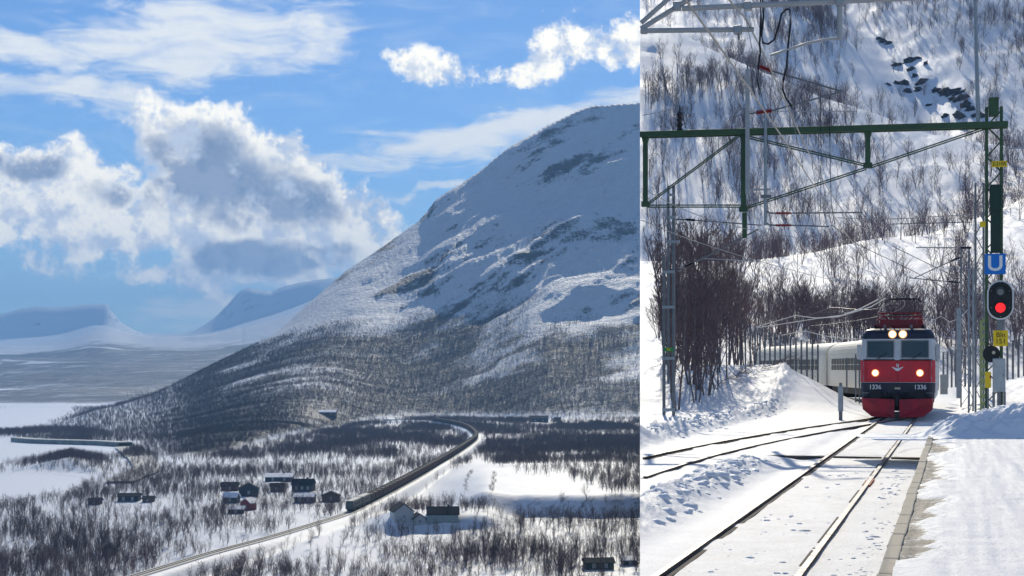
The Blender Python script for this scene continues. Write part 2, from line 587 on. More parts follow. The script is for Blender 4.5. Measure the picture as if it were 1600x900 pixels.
def poly_mask(poly, x, y, soft=3.0):
    """signed soft mask of a ground polygon whose corners are given as seen at the valley floor"""
    inside = np.zeros(x.shape, bool)
    n = len(poly)
    dist = np.full(x.shape, 1e9)
    for i in range(n):
        x0, y0 = poly[i]
        x1, y1 = poly[(i + 1) % n]
        c = ((y0 > y) != (y1 > y)) & (x < (x1 - x0) * (y - y0) / (y1 - y0 + 1e-9) + x0)
        inside ^= c
        L2 = (x1 - x0) ** 2 + (y1 - y0) ** 2 + 1e-9
        t = np.clip(((x - x0) * (x1 - x0) + (y - y0) * (y1 - y0)) / L2, 0, 1)
        dist = np.minimum(dist, np.hypot(x - x0 - t * (x1 - x0), y - y0 - t * (y1 - y0)))
    return np.where(inside, dist, -dist)

def ground_poly(pts):
    return [((x - 800) / F * floor_D(y), floor_D(y)) for x, y in pts]

lakes_px = [
    [(-420, 639), (0, 640), (60, 637), (100, 640), (85, 655), (45, 669), (0, 676), (-420, 680)],
    [(-420, 686), (0, 685), (30, 690), (110, 694), (192, 696), (186, 706), (160, 716), (105, 709), (60, 716), (0, 728), (-420, 738)],
    [(-420, 750), (0, 743), (80, 741), (132, 747), (112, 760), (75, 779), (0, 790), (-420, 800)],
]
lake_polys = [ground_poly(p) for p in lakes_px]
lake_d = np.full(XX.shape, -1e9)
for p in lake_polys:
    lake_d = np.maximum(lake_d, poly_mask(p, XX, YY))
shore = sstep(lake_d, -60, 0) * (YY < 2320)
Z = Z * (1 - shore) + (ZV + 0.3) * shore
Z = np.where((lake_d > 0) & (YY < 2320), ZV - 1.6 * sstep(lake_d, 0, 25) + 0.0, Z)
# wooded spit between the bays and headland rise a little
spit = poly_mask(ground_poly([(-420, 745), (0, 738), (40, 728), (100, 712), (160, 718), (190, 730), (175, 748), (140, 742), (80, 738)]), XX, YY)
Z += 5 * sstep(spit, 0, 40)

# railway across the valley
rail_px = [(120, 925), (250, 886), (330, 862), (420, 838), (500, 814), (545, 799), (600, 772), (650, 745), (700, 716), (735, 693), (744, 684), (741, 677), (728, 668), (700, 661), (660, 656), (600, 655)]
RZ = ZV + 5.0
rail_w = [((x - 800) / F * (F * (EYE - RZ) / (y - HORIZ)), F * (EYE - RZ) / (y - HORIZ)) for x, y in rail_px]
def smooth_line(pts, step):
    P = [Vector((p[0], p[1], 0)) for p in pts]
    out = []
    for i in range(len(P) - 1):
        p0, p1, p2, p3 = P[max(i - 1, 0)], P[i], P[i + 1], P[min(i + 2, len(P) - 1)]
        n = max(2, int((p2 - p1).length / step))
        for k in range(n):
            t = k / n
            out.append(0.5 * ((2 * p1) + (p2 - p0) * t + (2 * p0 - 5 * p1 + 4 * p2 - p3) * t * t + (3 * p1 - p0 - 3 * p2 + p3) * t ** 3))
    out.append(P[-1])
    return out
rail_line = smooth_line(rail_w, 6.0)
def line_dist(line, X, Y):
    d = np.full(X.shape, 1e9)
    L = np.array([(p.x, p.y) for p in line])
    box = (X > L[:, 0].min() - 60) & (X < L[:, 0].max() + 60) & (Y > L[:, 1].min() - 60) & (Y < L[:, 1].max() + 60)
    xs, ys = X[box], Y[box]
    dd = np.full(xs.shape, 1e9)
    for i in range(len(L) - 1):
        a, b = L[i], L[i + 1]
        v = b - a
        t = np.clip(((xs - a[0]) * v[0] + (ys - a[1]) * v[1]) / (v @ v + 1e-9), 0, 1)
        dd = np.minimum(dd, np.hypot(xs - a[0] - t * v[0], ys - a[1] - t * v[1]))
    d[box] = dd
    return d
rail_d = line_dist(rail_line[::3], XX, YY)
emb = 1 - sstep(rail_d, 2.6, 9)
Z = np.where(rail_d < 60, Z * (1 - emb) + (RZ - 0.6) * emb, Z)
# shaded rocky bluff and the terrace above it
bl = 1 - sstep(np.abs(PXx - 920), 150, 260)
Z += 9.0 * bl * sstep(YY, 588 + 22 * fbm(XX / 40, YY / 400, 3), 606 + 22 * fbm(XX / 40, YY / 400, 3)) * (1 - sstep(YY, 690, 980))
bl2 = 1 - sstep(np.abs(PXx - 690), 60, 130)
Z += 5.0 * bl2 * sstep(YY, 536 + 14 * fbm(XX / 30, YY / 400, 3), 547 + 14 * fbm(XX / 30, YY / 400, 3)) * (1 - sstep(YY, 570, 640))
PXy = HORIZ - F * (Z - EYE) / YY

# vegetation and rock masks
bog = poly_mask([(610, 800), (660, 765), (700, 735), (745, 712), (800, 735), (880, 740), (950, 768), (935, 784), (840, 782), (790, 790), (720, 780)], PXx, PXy)
bog_open = sstep(bog, -4, 8)
gz = np.gradient(Z, axis=0) / np.maximum(np.gradient(YY, axis=0), 1e-6)
gx = np.gradient(Z, axis=1) / np.maximum(np.gradient(XX, axis=1), 1e-6)
slope = np.hypot(gz, gx)
n_veg = fbm(U1 / 420, V1 / 130, 6, 0.62)
n_v2 = fbm(XX / 120, YY / 120, 4)
alt = Z - ZV
veg_m = on_mtn * sstep(0.92 - alt / 185 + 0.95 * n_veg, 0.12, 0.62)
veg_f = flat * sstep(0.42 + 0.9 * n_v2, 0.0, 0.7)
veg_far = 1.7 * far * (1 - on_mtn) * sstep(YY, 2300, 2450) * (1 - sstep(YY, 5600, 8300)) * sstep(0.78 + 1.2 * fbm(XX / 900, YY / 420, 6, 0.62), 0.1, 0.5)
dry = (lake_d < -8) | (YY > 2320)
open_ = (1 - bog_open) * dry * sstep(rail_d, 4, 8)
veg = np.clip(np.maximum(np.maximum(veg_m * 1.0, veg_f * 0.30), veg_far), 0, 1) * open_
crag = np.exp(-((PXx - 655) / 50) ** 2 - ((PXy - 450) / 26) ** 2) + 0.6 * np.exp(-((PXx - 700) / 40) ** 2 - ((PXy - 322) / 20) ** 2) \
    + 0.75 * np.exp(-((PXx - 820) / 60) ** 2 - ((PXy - 575) / 8) ** 2) + 0.5 * np.exp(-((PXx - 560) / 40) ** 2 - ((PXy - 560) / 14) ** 2)
rock = on_mtn * np.clip(0.61 + 0.22 * sstep(slope, 0.55, 1.0) + 0.35 * fbm(U1 / 240, V1 / 40, 5, 0.6) + 0.30 * crag, 0, 0.95)
rock += (1 - on_mtn) * (far > 0.5) * np.clip(sstep(slope, 0.35, 0.9) * 0.7 + 0.1, 0, 1) * (YY > 9000)
rock += flat * bl * 0.75 * sstep(slope, 0.12, 0.3)
Z = np.where((lake_d < -6) & (YY < 2320), np.maximum(Z, ZV + 0.35), Z)
PV = np.stack([XX, YY, Z], -1)
valley_ground = grid_mesh('ground', PV, M['mountain_snow'], {'rock': rock, 'veg': veg, 'relief': 0.06 + 0.94 * np.maximum(on_mtn, sstep(YY, 2600, 4000))})

# frozen lake, one flat sheet under the shores
lk = MB()
lk.add([(-2600, 600, ZV), (-150, 600, ZV), (-150, 2420, ZV), (-2600, 2420, ZV)], [(0, 1, 2, 3)])
lake = lk.build('lake', M['lake'])
lake['kind'] = 'structure'

# ================================================================== THE STATION TERRACE
TA = math.atan(690.0 / F)                 # heading of the track, right of straight ahead
CT, ST = math.cos(TA), math.sin(TA)
def W(u, v, z=0.0):
    """track coordinates (along, right of the camera line, height) to world"""
    return Vector((u * ST + v * CT, u * CT - v * ST, z))
def UV(X, Y):
    return X * ST + Y * CT, X * CT - Y * ST
RT = EYE - 2.18                           # top of rail
V_L, V_R = -3.012, -1.571                 # rails of the main track
V_C = (V_L + V_R) / 2
def curve(u):                             # the line bends left beyond the points
    return -0.0046 * np.maximum(u - 80, 0) ** 2

def station_z(X, Y):
    u, v = UV(X, Y)
    vp = v - curve(np.minimum(u, 150))
    z = np.full(X.shape, RT - 0.055)
    z = z + 0.035 * fbm(X / 1.3, Y / 1.3, 5) * (1 - 0.35 * np.exp(-((vp - V_C) / 1.3) ** 6))
    # ploughed ridge between the tracks
    ridge = np.exp(-((v + 4.55) / 0.42) ** 2) * (1 - sstep(u, 34, 40))
    z = z + ridge * (0.16 + 0.24 * np.abs(fbm(X / 0.8, Y / 0.8, 5, 0.6)) + 0.10 * fbm(X / 3, Y / 3, 2))
    z = z - 0.05 * np.exp(-((v + 3.62) / 0.35) ** 2)
    # left berm, then the bank
    berm = np.exp(-((vp + 9.0) / 0.55) ** 2) * (u < 95)
    z = z + berm * (0.28 + 0.5 * np.abs(fbm(X / 0.9, Y / 0.9, 5, 0.6)))
    z = z + sstep(-vp, 9.3, 12.0) * 0.22 * (1 - sstep(u, 75, 84)) + sstep(-vp, 13.5, 19) * 0.9 * (1 - sstep(u, 75, 88))
    bank = sstep(-vp, 3.4, 10.0) * sstep(u, 73, 96)
    z = z + bank * (2.35 + 0.4 * fbm(X / 5, Y / 5, 4))
    # right of the track: level walk, then a lit bank
    beyond = sstep(u, 44, 52)
    z = z + sstep(v, 0.2, 1.6) * beyond * 0.42
    z = z + sstep(v, 3.2, 11) * sstep(u, 46, 66) * (3.3 + 0.6 * fbm(X / 4, Y / 4, 4)) * (0.55 + 0.45 * sstep(v, 6, 14))
    z = z + sstep(v, -0.2, 1.0) * sstep(u, 52, 70) * 0.25 * fbm(X / 2.5, Y / 2.5, 4)
    # under the platform
    z = np.where((v > -0.62) & (u < 46), RT - 0.25, z)
    return z

XR = np.concatenate([np.arange(1000, 1680, 2.0), np.arange(1684, 2400, 12)])
DR = np.concatenate([np.geomspace(13.0, 70, 330), np.geomspace(70.4, 150, 150), np.geomspace(151.5, 1100, 270)])
X2 = (XR[None, :] - 800) / F * DR[:, None]
Y2 = np.repeat(DR[:, None], len(XR), 1)
Zst = station_z(X2, Y2)
r1 = ramp([(1000, 408), (1120, 402), (1180, 400), (1280, 388), (1350, 375), (1450, 362), (1520, 340), (1560, 322), (1600, 303), (1700, 270), (2400, 200)], XR)
r3y = ramp([(1000, 22), (1060, 46), (1120, 78), (1200, 112), (1300, 152), (1380, 183), (1450, 206), (1520, 222), (1600, 235), (2400, 300)], XR)
r3d = ramp([(1000, 560), (1300, 500), (1600, 430), (2400, 400)], XR)
Zh = np.zeros_like(X2)
for j, x in enumerate(XR):
    d = [125, 160, 200, 262, 285, 330, r3d[j], r3d[j] + 14, r3d[j] + 45, 1050, 1100]
    zc = EYE + (HORIZ - r1[j]) / F * 262
    z3 = EYE + (HORIZ - r3y[j]) / F * r3d[j]
    ytop = -150
    z330 = max(zc - 1, EYE + (HORIZ - r1[j] - 8) / F * 330)
    zz = [2.2, 4.8, 4.8 + (zc - 4.8) * 0.34, zc, zc - 2.2, z330, z3, z3 - 1.5, z3 + 1.0, EYE + (HORIZ - ytop) / F * 1050, EYE + (HORIZ - ytop) / F * 1050 + 5]
    Zh[:, j] = np.interp(DR, d, zz)
k = 4
ker = np.hanning(2 * k + 3)[1:-1]
ker /= ker.sum()
Zh = np.apply_along_axis(lambda c: np.convolve(np.pad(c, k, 'edge'), ker, 'valid'), 0, Zh)
Zh += sstep(Y2, 150, 220) * 1.6 * fbm(X2 / 22, Y2 / 22, 5) + sstep(Y2, 270, 400) * 2.6 * fbm(X2 / 70 + 3, Y2 / 110, 7, 0.5)
PY = HORIZ - F * (Zh - EYE) / Y2
gully = np.exp(-(((XR[None, :] - 1400) - (PY - 100) * 0.8) / 46) ** 2) * sstep(Y2, 480, 560)
Zh -= gully * 5
tr = sstep(Y2, 112, 150)
Zst = Zst * (1 - tr) + np.maximum(Zh, Zst * 0.3 + Zh * 0.7) * tr
Yp = HORIZ - F * (Zst - EYE) / Y2
Xp = np.repeat(XR[None, :], len(DR), 0)
u2, v2 = UV(X2, Y2)
rock2 = np.zeros_like(X2)
veg2 = sstep(Y2, 140, 170) * 0.10 + np.zeros_like(X2)
berm_side = np.exp(-((v2 - curve(np.minimum(u2, 150)) + 9.6) / 0.35) ** 2) * (u2 < 90) * (Y2 < 110) * sstep(fbm(X2 / 2.0, Y2 / 2.0, 4), 0.0, 0.2)
veg2 = np.maximum(veg2, 0.62 * berm_side)
ns = Y2 < 150
near_rows = int(np.searchsorted(DR, 150))
P2 = np.stack([X2, Y2, Zst], -1)
station_ground = grid_mesh('snow_ground', P2[:near_rows], M['station_snow'], {'rock': rock2[:near_rows], 'veg': veg2[:near_rows], 'dirt': (0.34 * np.exp(-((v2 - curve(np.minimum(u2, 150)) - V_C) / 1.05) ** 4) + 0.15 * np.exp(-((v2 + 6.6) / 1.2) ** 4))[:near_rows]})
hillside = grid_mesh('hillside', P2[near_rows - 1:], M['hill_snow'], {'rock': rock2[near_rows - 1:], 'veg': veg2[near_rows - 1:]})

# the ledge that the terrace stands on: snow-plastered rock below its open side and round the viewpoint
M['cliff'] = material('cliff_rock', (0.20, 0.20, 0.22), 0.9, noise=0.5, scale=0.6, bump=0.3)
edge = P2[:, 0]
cl = np.stack([edge, edge + np.array([2.0, 0, -10.0]), edge * np.array([1, 1, 0]) + np.array([8.0, 0, ZV - 3])], 0)
cliff = grid_mesh('cliff', cl, M['cliff'])
XA, YA = np.meshgrid(np.linspace(-16, 42, 117), np.linspace(-14, 13.0, 55))
ZA = station_z(XA, YA)
xe = 1.083 + 1.6 * 0
drop = sstep(-XA, 9, 16) * 5
ZA = ZA - drop - 0.0
lim = YA >= 12.99
keepx = np.where(lim & (XA < 13.0 / 12), 1, 0)
forecourt = grid_mesh('forecourt_ground', np.stack([XA, YA, ZA], -1), M['station_snow'], {'rock': 0 * XA, 'veg': 0 * XA})
fe = np.stack([XA[-1], YA[-1], ZA[-1]], -1)
sel = fe[:, 0] < 1.6
fw = fe[sel]
grid_mesh('cliff_front', np.stack([fw, fw + np.array([0, -1.5, -12.0]), fw * np.array([1, 1, 0]) + np.array([0, -4.0, -40])], 0), M['cliff'])

# ================================================================== BARE BIRCHES
M['bark'] = material('birch_bark', (0.19, 0.15, 0.145), 0.85, noise=0.35, scale=3.0)
M['twig'] = material('birch_twigs', (0.20, 0.13, 0.125), 0.85, noise=0.3, scale=1.5)

def tree_segments(seed, H, stems, nb, nsub, ntwig, thick, spread=0.42):
    """lists of tapered segments (a, b, ra, rb) for the stems and for the branches"""
    r = random.Random(seed)
    stem_s, br_s = [], []
    def walk(p, d, L, r0, r1, n, up, wob, out):
        pts = [p]
        for i in range(n):
            d = (d + Vector((r.uniform(-wob, wob), r.uniform(-wob, wob), r.uniform(-wob, wob) + up))).normalized()
            q = p + d * (L / n)
            out.append((p, q, r0 + (r1 - r0) * i / n, r0 + (r1 - r0) * (i + 1) / n))
            p = q
            pts.append(p)
        return pts, d
    def along(pts, t):
        k = min(int(t * (len(pts) - 1)), len(pts) - 2)
        f = t * (len(pts) - 1) - k
        return pts[k].lerp(pts[k + 1], f), (pts[k + 1] - pts[k]).normalized()
    for s_ in range(stems):
        a0 = r.uniform(0, 6.28)
        lean = r.uniform(0.02, 0.30) * (1 if stems > 1 else 0.15)
        h = H * r.uniform(0.72, 1.0) if s_ else H
        d0 = Vector((math.cos(a0) * lean, math.sin(a0) * lean, 1)).normalized()
        base = Vector((math.cos(a0) * 0.12, math.sin(a0) * 0.12, -0.25))
        pts, _ = walk(base, d0, h * 0.92, thick * 1.5, thick * 0.35, 6, 0.03, 0.09, stem_s)
        for b_ in range(nb):
            t = 0.16 + 0.82 * (b_ + r.random()) / nb
            p, d = along(pts, t)
            a = r.uniform(0, 6.28)
            out_ = Vector((math.cos(a), math.sin(a), 0))
            L = h * spread * (1.05 - t * 0.75) * r.uniform(0.55, 1.1)
            bd = (out_ * r.uniform(0.5, 0.95) + Vector((0, 0, r.uniform(0.6, 1.0)))).normalized()
            bp, _ = walk(p, bd, L, thick * 0.55, thick * 0.2, 3, 0.10, 0.16, br_s)
            for c_ in range(nsub):
                p2, d2 = along(bp, r.uniform(0.2, 1.0))
                sd_ = (d2 + Vector((r.uniform(-1, 1), r.uniform(-1, 1), r.uniform(-0.3, 0.8))) * 0.75).normalized()
                sp, _ = walk(p2, sd_, L * r.uniform(0.3, 0.55), thick * 0.3, thick * 0.12, 2, 0.05, 0.22, br_s)
                for e_ in range(ntwig):
                    p3, d3 = along(sp, r.uniform(0.15, 1.0))
                    td = (d3 + Vector((r.uniform(-1, 1), r.uniform(-1, 1), r.uniform(-0.5, 0.8))) * 0.8).normalized()
                    br_s.append((p3, p3 + td * L * r.uniform(0.14, 0.30), thick * 0.15, thick * 0.08))
    return stem_s, br_s

def seg_mesh(name, segs, mat, sides=3):
    V_, F_ = [], []
    for a, b, ra, rb in segs:
        d = (b - a)
        if d.length < 1e-5:
            continue
        d.normalize()
        s_ = d.cross(Vector((0.3, 0.2, 1)))
        if s_.length < 1e-3:
            s_ = d.cross(Vector((1, 0, 0)))
        s_.normalize()
        t_ = s_.cross(d)
        o = len(V_)
        for p, rr in ((a, ra), (b, rb)):
            for k_ in range(sides):
                an = 2 * math.pi * k_ / sides
                V_.append(p + (s_ * math.cos(an) + t_ * math.sin(an)) * rr)
        for k_ in range(sides):
            F_.append((o + k_, o + (k_ + 1) % sides, o + sides + (k_ + 1) % sides, o + sides + k_))
    me = bpy.data.meshes.new(name)
    me.from_pydata([tuple(v) for v in V_], [], F_)
    me.materials.append(mat)
    return me

far_protos, big_protos = [], []
for i in range(7):
    st_, br_ = tree_segments(100 + i, 6.0, 1 + i % 3, 11, 5, 3, 0.042, 0.52)
    far_protos.append((seg_mesh('trunk', st_, M['bark'], 4), seg_mesh('crown', br_, M['twig'])))
for i in range(6):
    st_, br_ = tree_segments(300 + i, 9.0, (1 + i % 3) if i < 3 else 1, 14, 6, 4, 0.040, (0.34, 0.34, 0.30, 0.13, 0.14, 0.13)[i])
    big_protos.append((seg_mesh('trunk', st_, M['bark'], 6), seg_mesh('crown', br_, M['twig'])))

protos = bpy.data.collections.new('tree_prototypes')         # never linked to the scene: drawn only as instances
for i in range(7):
    st_, br_ = tree_segments(200 + i, 6.0, 1 + i % 3, 10, 4, 2, 0.046, 0.52)
    po = bpy.data.objects.new('birch_prototype_%d' % i, seg_mesh('birch', st_ + br_, M['twig']))
    protos.objects.link(po)
dark_protos = bpy.data.collections.new('dark_tree_prototypes')
M['twig_backlit'] = material('backlit_birch_twigs', (0.105, 0.072, 0.075), 0.85, noise=0.3, scale=1.5)  # darker copy of the twig colour: the wood's backlit shade is painted in
for i, q in enumerate(list(protos.objects)):
    me = q.data.copy()
    me.materials[0] = M['twig_backlit']
    dark_protos.objects.link(bpy.data.objects.new('valley_birch_prototype_%d' % i, me))

def scatter(P, dens):
    """random points on a grid surface, dens per square metre on each cell"""
    A = np.abs((P[1:, 1:, 0] - P[:-1, :-1, 0]) * (P[1:, 1:, 1] - P[:-1, :-1, 1]))
    ax = np.hypot(P[:-1, 1:, 0] - P[:-1, :-1, 0], P[:-1, 1:, 1] - P[:-1, :-1, 1])
    ay = np.abs(P[1:, :-1, 1] - P[:-1, :-1, 1])
    n = rng.poisson(np.clip(dens[:-1, :-1] * ax * ay, 0, 50))
    ii, jj = np.nonzero(n)
    rep = n[ii, jj]
    ii, jj = np.repeat(ii, rep), np.repeat(jj, rep)
    a, b = rng.random(len(ii))[:, None], rng.random(len(ii))[:, None]
    return (P[ii, jj] * (1 - a) + P[ii + 1, jj] * a) * (1 - b) + (P[ii, jj + 1] * (1 - a) + P[ii + 1, jj + 1] * a) * b, ii, jj

def seen(P, ii, jj, height):
    """is the top half of something that tall in view over the ground before it"""
    e = (P[..., 2] - EYE) / P[..., 1]
    em = np.maximum.accumulate(e, 0)
    top = (P[ii, jj, 2] + 0.6 * height - EYE) / P[ii, jj, 1]
    return top > em[np.maximum(ii - 1, 0), jj]

def forest(name, pts, hs, label, kinds=protos):
    me = bpy.data.meshes.new(name)
    me.vertices.add(len(pts))
    me.vertices.foreach_set('co', pts.reshape(-1).astype(np.float32))
    a = me.attributes.new('size', 'FLOAT', 'POINT')
    a.data.foreach_set('value', (hs / 6.0).astype(np.float32))
    a = me.attributes.new('turn', 'FLOAT', 'POINT')
    a.data.foreach_set('value', (rng.random(len(pts)) * 6.28).astype(np.float32))
    a = me.attributes.new('pick', 'INT', 'POINT')
    a.data.foreach_set('value', rng.integers(0, 7, len(pts)).astype(np.int32))
    o = bpy.data.objects.new(name, me)
    link(o)
    g = bpy.data.node_groups.new(name, 'GeometryNodeTree')
    g.interface.new_socket('Geometry', in_out='INPUT', socket_type='NodeSocketGeometry')
    g.interface.new_socket('Geometry', in_out='OUTPUT', socket_type='NodeSocketGeometry')
    N, L = g.nodes, g.links
    gi, go = N.new('NodeGroupInput'), N.new('NodeGroupOutput')
    ci = N.new('GeometryNodeCollectionInfo')
    ci.inputs['Collection'].default_value = kinds
    ci.inputs['Separate Children'].default_value = True
    ci.inputs['Reset Children'].default_value = True
    iop = N.new('GeometryNodeInstanceOnPoints')
    iop.inputs['Pick Instance'].default_value = True
    def named(nm, typ):
        q = N.new('GeometryNodeInputNamedAttribute')
        q.data_type = typ
        q.inputs['Name'].default_value = nm
        return q.outputs['Attribute']
    cx = N.new('ShaderNodeCombineXYZ')
    L.new(named('turn', 'FLOAT'), cx.inputs[2])
    L.new(gi.outputs[0], iop.inputs['Points'])
    L.new(ci.outputs[0], iop.inputs['Instance'])
    L.new(named('pick', 'INT'), iop.inputs['Instance Index'])
    L.new(cx.outputs[0], iop.inputs['Rotation'])
    L.new(named('size', 'FLOAT'), iop.inputs['Scale'])
    L.new(iop.outputs[0], go.inputs[0])
    md = o.modifiers.new('trees', 'NODES')
    md.node_group = g
    tag(o, label, 'forest', kind='stuff')
    return o

def single_tree(p, h, protoset, H, i, label, group):
    o = empty('birch_tree', tuple(p), rng.random() * 6.28)
    o.scale = (h / H,) * 3
    tm, cm = protoset[i % len(protoset)]
    link(bpy.data.objects.new('trunk', tm), o)
    link(bpy.data.objects.new('crown', cm), o)
    return tag(o, label, 'tree', group)

# ---- valley woods
yard = np.zeros_like(XX)
for hx, hy, hr in ((625, 815, 24), (690, 812, 34), (472, 775, 26), (387, 795, 22), (366, 775, 30), (430, 755, 26), (515, 780, 22), (200, 782, 24), (843, 660, 20), (935, 888, 26), (498, 647, 44), (615, 658, 26)):
    yard = np.maximum(yard, np.exp(-((PXx - hx) / hr) ** 2 - ((PXy - hy - 2) / (hr * 0.45)) ** 2))
clump = sstep(fbm(XX / 45, YY / 60, 4) + 0.25 * fbm(XX / 12, YY / 12, 2), -0.22, 0.28)
low = 1 + 1.2 * sstep(PXy, 810, 890)
snowfield = np.exp(-((PXx - 900) / 120) ** 2 - ((PXy - 845) / 9) ** 2) + np.exp(-((PXx - 240) / 40) ** 2 - ((PXy - 843) / 9) ** 2) + 0.7 * np.exp(-((PXx - 560) / 60) ** 2 - ((PXy - 845) / 10) ** 2)
d_floor = flat * 0.105 * low * (0.15 + 0.85 * clump) * (1 - np.clip(snowfield, 0, 0.85))
d_floor *= 1 + 1.2 * sstep(PXy, 735, 700)
d_mtn = on_mtn * veg_m ** 1.3 * 0.28
d_spit = 0.08 * sstep(spit, 2, 10) + 0.07 * (PXx < 260) * (YY > 1100) * (YY < 2250) * (1 - shore)
dens = (d_floor + d_mtn + d_spit) * open_ * (1 - yard) * (PXx > -60) * (PXx < 1030) * (rail_d > 5.5)
dens *= 1 - 0.8 * np.clip(sstep(slope, 0.2, 0.4) * flat, 0, 1)
dens = np.where(lake_d > -4, 0, dens) * (PXy < 925)
vp_, vi, vj = scatter(PV, dens)
vh = 3.4 + 3.4 * rng.random(len(vp_)) ** 1.3
vh *= 1 - 0.28 * on_mtn[vi, vj]
vis = seen(PV, vi, vj, vh)
vp_, vh = vp_[vis], vh[vis]
px_, py_ = px_of(vp_)
rank = np.where((px_ > 5) & (px_ < 990) & (py_ < 900), vh / vp_[:, 1], 0)
order = np.argsort(-rank)
N_VALLEY = 70
for i in order[:N_VALLEY]:
    single_tree(vp_[i], vh[i], far_protos, 6.0, int(i), 'small bare birch at the lower edge of the valley wood', 'birches nearest in the valley wood')
rest = np.setdiff1d(np.arange(len(vp_)), order[:N_VALLEY])
forest('birch_forest', vp_[rest], vh[rest], 'leafless birch wood covering the valley floor and mountain foot', dark_protos)
print('valley trees', len(vp_))

# ---- woods on the slope behind the railway
def gauss(x, y, cx, cy, rx, ry):
    return np.exp(-((x - cx) / rx) ** 2 - ((y - cy) / ry) ** 2)
nz = fbm(X2 / 14, Y2 / 20, 4)
nz2 = fbm(X2 / 40 + 9, Y2 / 60, 3)
hill_near = (Y2 > 128) & (Y2 < 290)
d_near = hill_near * (0.13 * gauss(Xp, Yp, 1320, 530, 420, 36) + 0.05 * gauss(Xp, Yp, 1540, 470, 90, 70) + 0.10 * sstep(Y2, 236, 262) + 0.026) * (0.45 + 0.9 * sstep(nz, -0.2, 0.25))
far_s = Y2 > 290
dm = 0.012 + 0.055 * gauss(Xp, Yp, 1120, 140, 150, 45) + 0.05 * gauss(Xp, Yp, 1080, 250, 110, 70) + 0.065 * gauss(Xp, Yp, 1240, 30, 70, 40) + 0.03 * gauss(Xp, Yp, 1270, 230, 110, 70) \
    + 0.035 * gauss(Xp, Yp, 1500, 290, 130, 40) + 0.025 * gauss(Xp, Yp, 1560, 90, 60, 100) + 0.03 * gauss(Xp, Yp, 1400, 30, 60, 40) + 0.03 * gauss(Xp, Yp, 1250, 345, 260, 18)
dm *= 1 - np.clip(gauss(Xp, Yp, 1060, 62, 95, 26) + gauss(Xp, Yp, 1440, 130, 60, 45) + gauss(Xp, Yp, 1480, 250, 60, 26) + gauss(Xp, Yp, 1390, 230, 70, 20), 0, 0.97)
dm *= 0.25 + 1.1 * sstep(nz + 0.5 * nz2, -0.2, 0.3)
d2 = np.where(far_s, 1.6 * dm, 1.15 * d_near) * (Xp > 1004) * (Xp < 1680)
hp, hi_, hj = scatter(P2, d2)
hh = np.where(hp[:, 1] < 290, 3.2 + 3.2 * rng.random(len(hp)), 4.5 + 4.0 * rng.random(len(hp)))
vis = seen(P2, hi_, hj, hh)
hp, hh = hp[vis], hh[vis]
px_, py_ = px_of(hp)
# leave the last metres before the ledge bare so that no crown hangs over it
keep_ = px_ > 1000 + 1.7 / hp[:, 1] * F
hp, hh, px_, py_ = hp[keep_], hh[keep_], px_[keep_], py_[keep_]
rank = np.where((px_ > 1005) & (px_ < 1595), hh / hp[:, 1], 0)
order = np.argsort(-rank)
N_HILL = 200
for i in order[:N_HILL]:
    single_tree(hp[i], hh[i], far_protos, 6.0, int(i), 'bare birch on the low snowy slope behind the red train', 'birches on the low slope behind the train')
rest = np.setdiff1d(np.arange(len(hp)), order[:N_HILL])
forest('birch_woodland', hp[rest], hh[rest], 'leafless birches scattered over the steep snowy mountainside behind the railway')
print('hill trees', len(hp))

# ---- thicket on the bank left of the track
def ground_z(x, y):
    return float(station_z(np.array([x]), np.array([y]))[0])
thicket = [(1012, 92, 9.6), (1024, 84, 9.0), (1036, 95, 10.4), (1042, 88, 9.0), (1058, 97, 10.8), (1066, 86, 9.4), (1076, 92, 10.2), (1084, 100, 11.2), (1093, 84, 8.6), (1100, 93, 10.4), (1108, 88, 9.2),
           (1118, 98, 10.4), (1128, 90, 8.6), (1138, 96, 9.4), (1150, 102, 9.0), (1164, 106, 8.4), (1120, 84, 7.0), (1085, 79, 7.2), (1050, 80, 7.4), (1018, 100, 10.6), (1180, 112, 7.8), (1145, 110, 9.6), (1096, 108, 11.0), (1030, 108, 11.2), (1062, 110, 11.6), (1008, 74, 8.6), (1015, 80, 9.4), (1022, 72, 8.0), (1010, 104, 11.4), (1028, 90, 10.2), (1038, 101, 10.8), (1046, 76, 7.4), (1006, 88, 9.8), (1080, 86, 8.8), (1092, 96, 10.2), (1104, 82, 7.6), (1112, 104, 10.6), (1126, 95, 9.6), (1070, 102, 10.8), (1135, 88, 7.4), (1156, 98, 8.2), (1052, 91, 9.6), (1040, 83, 8.8), (1020, 96, 10.4), (1032, 78, 8.4)]
for i, (x, D_, h) in enumerate(thicket):
    X_ = (x - 800) / F * D_
    X_ = max(X_, D_ / 12 + (1.75 if x < 1050 else 2.9))
    single_tree((X_, D_, ground_z(X_, D_) - 0.05), h, big_protos[3:] if x < 1050 else big_protos[:3], 9.0, i, 'tall many-stemmed bare birch in the brown thicket on the bank by the grey mast', 'birches of the thicket on the bank')

# ================================================================== HAZE (see the end of the script)
def build_haze(density):
    hb = MB()
    hb.box(-9000, 9000, -200, 16500, ZV - 8, 800)
    m = bpy.data.materials.new('haze_air')
    m.use_nodes = True
    t = NT(m.node_tree)
    for n in list(t.n):
        t.n.remove(n)
    out = t.new('ShaderNodeOutputMaterial')
    vol = t.new('ShaderNodeVolumePrincipled')
    vol.inputs['Color'].default_value = (0.34, 0.64, 1.0, 1)
    vol.inputs['Density'].default_value = density
    vol.inputs['Anisotropy'].default_value = 0.0
    t.l.new(vol.outputs[0], out.inputs['Volume'])
    o = hb.build('haze', m)
    o['kind'] = 'stuff'
    return o

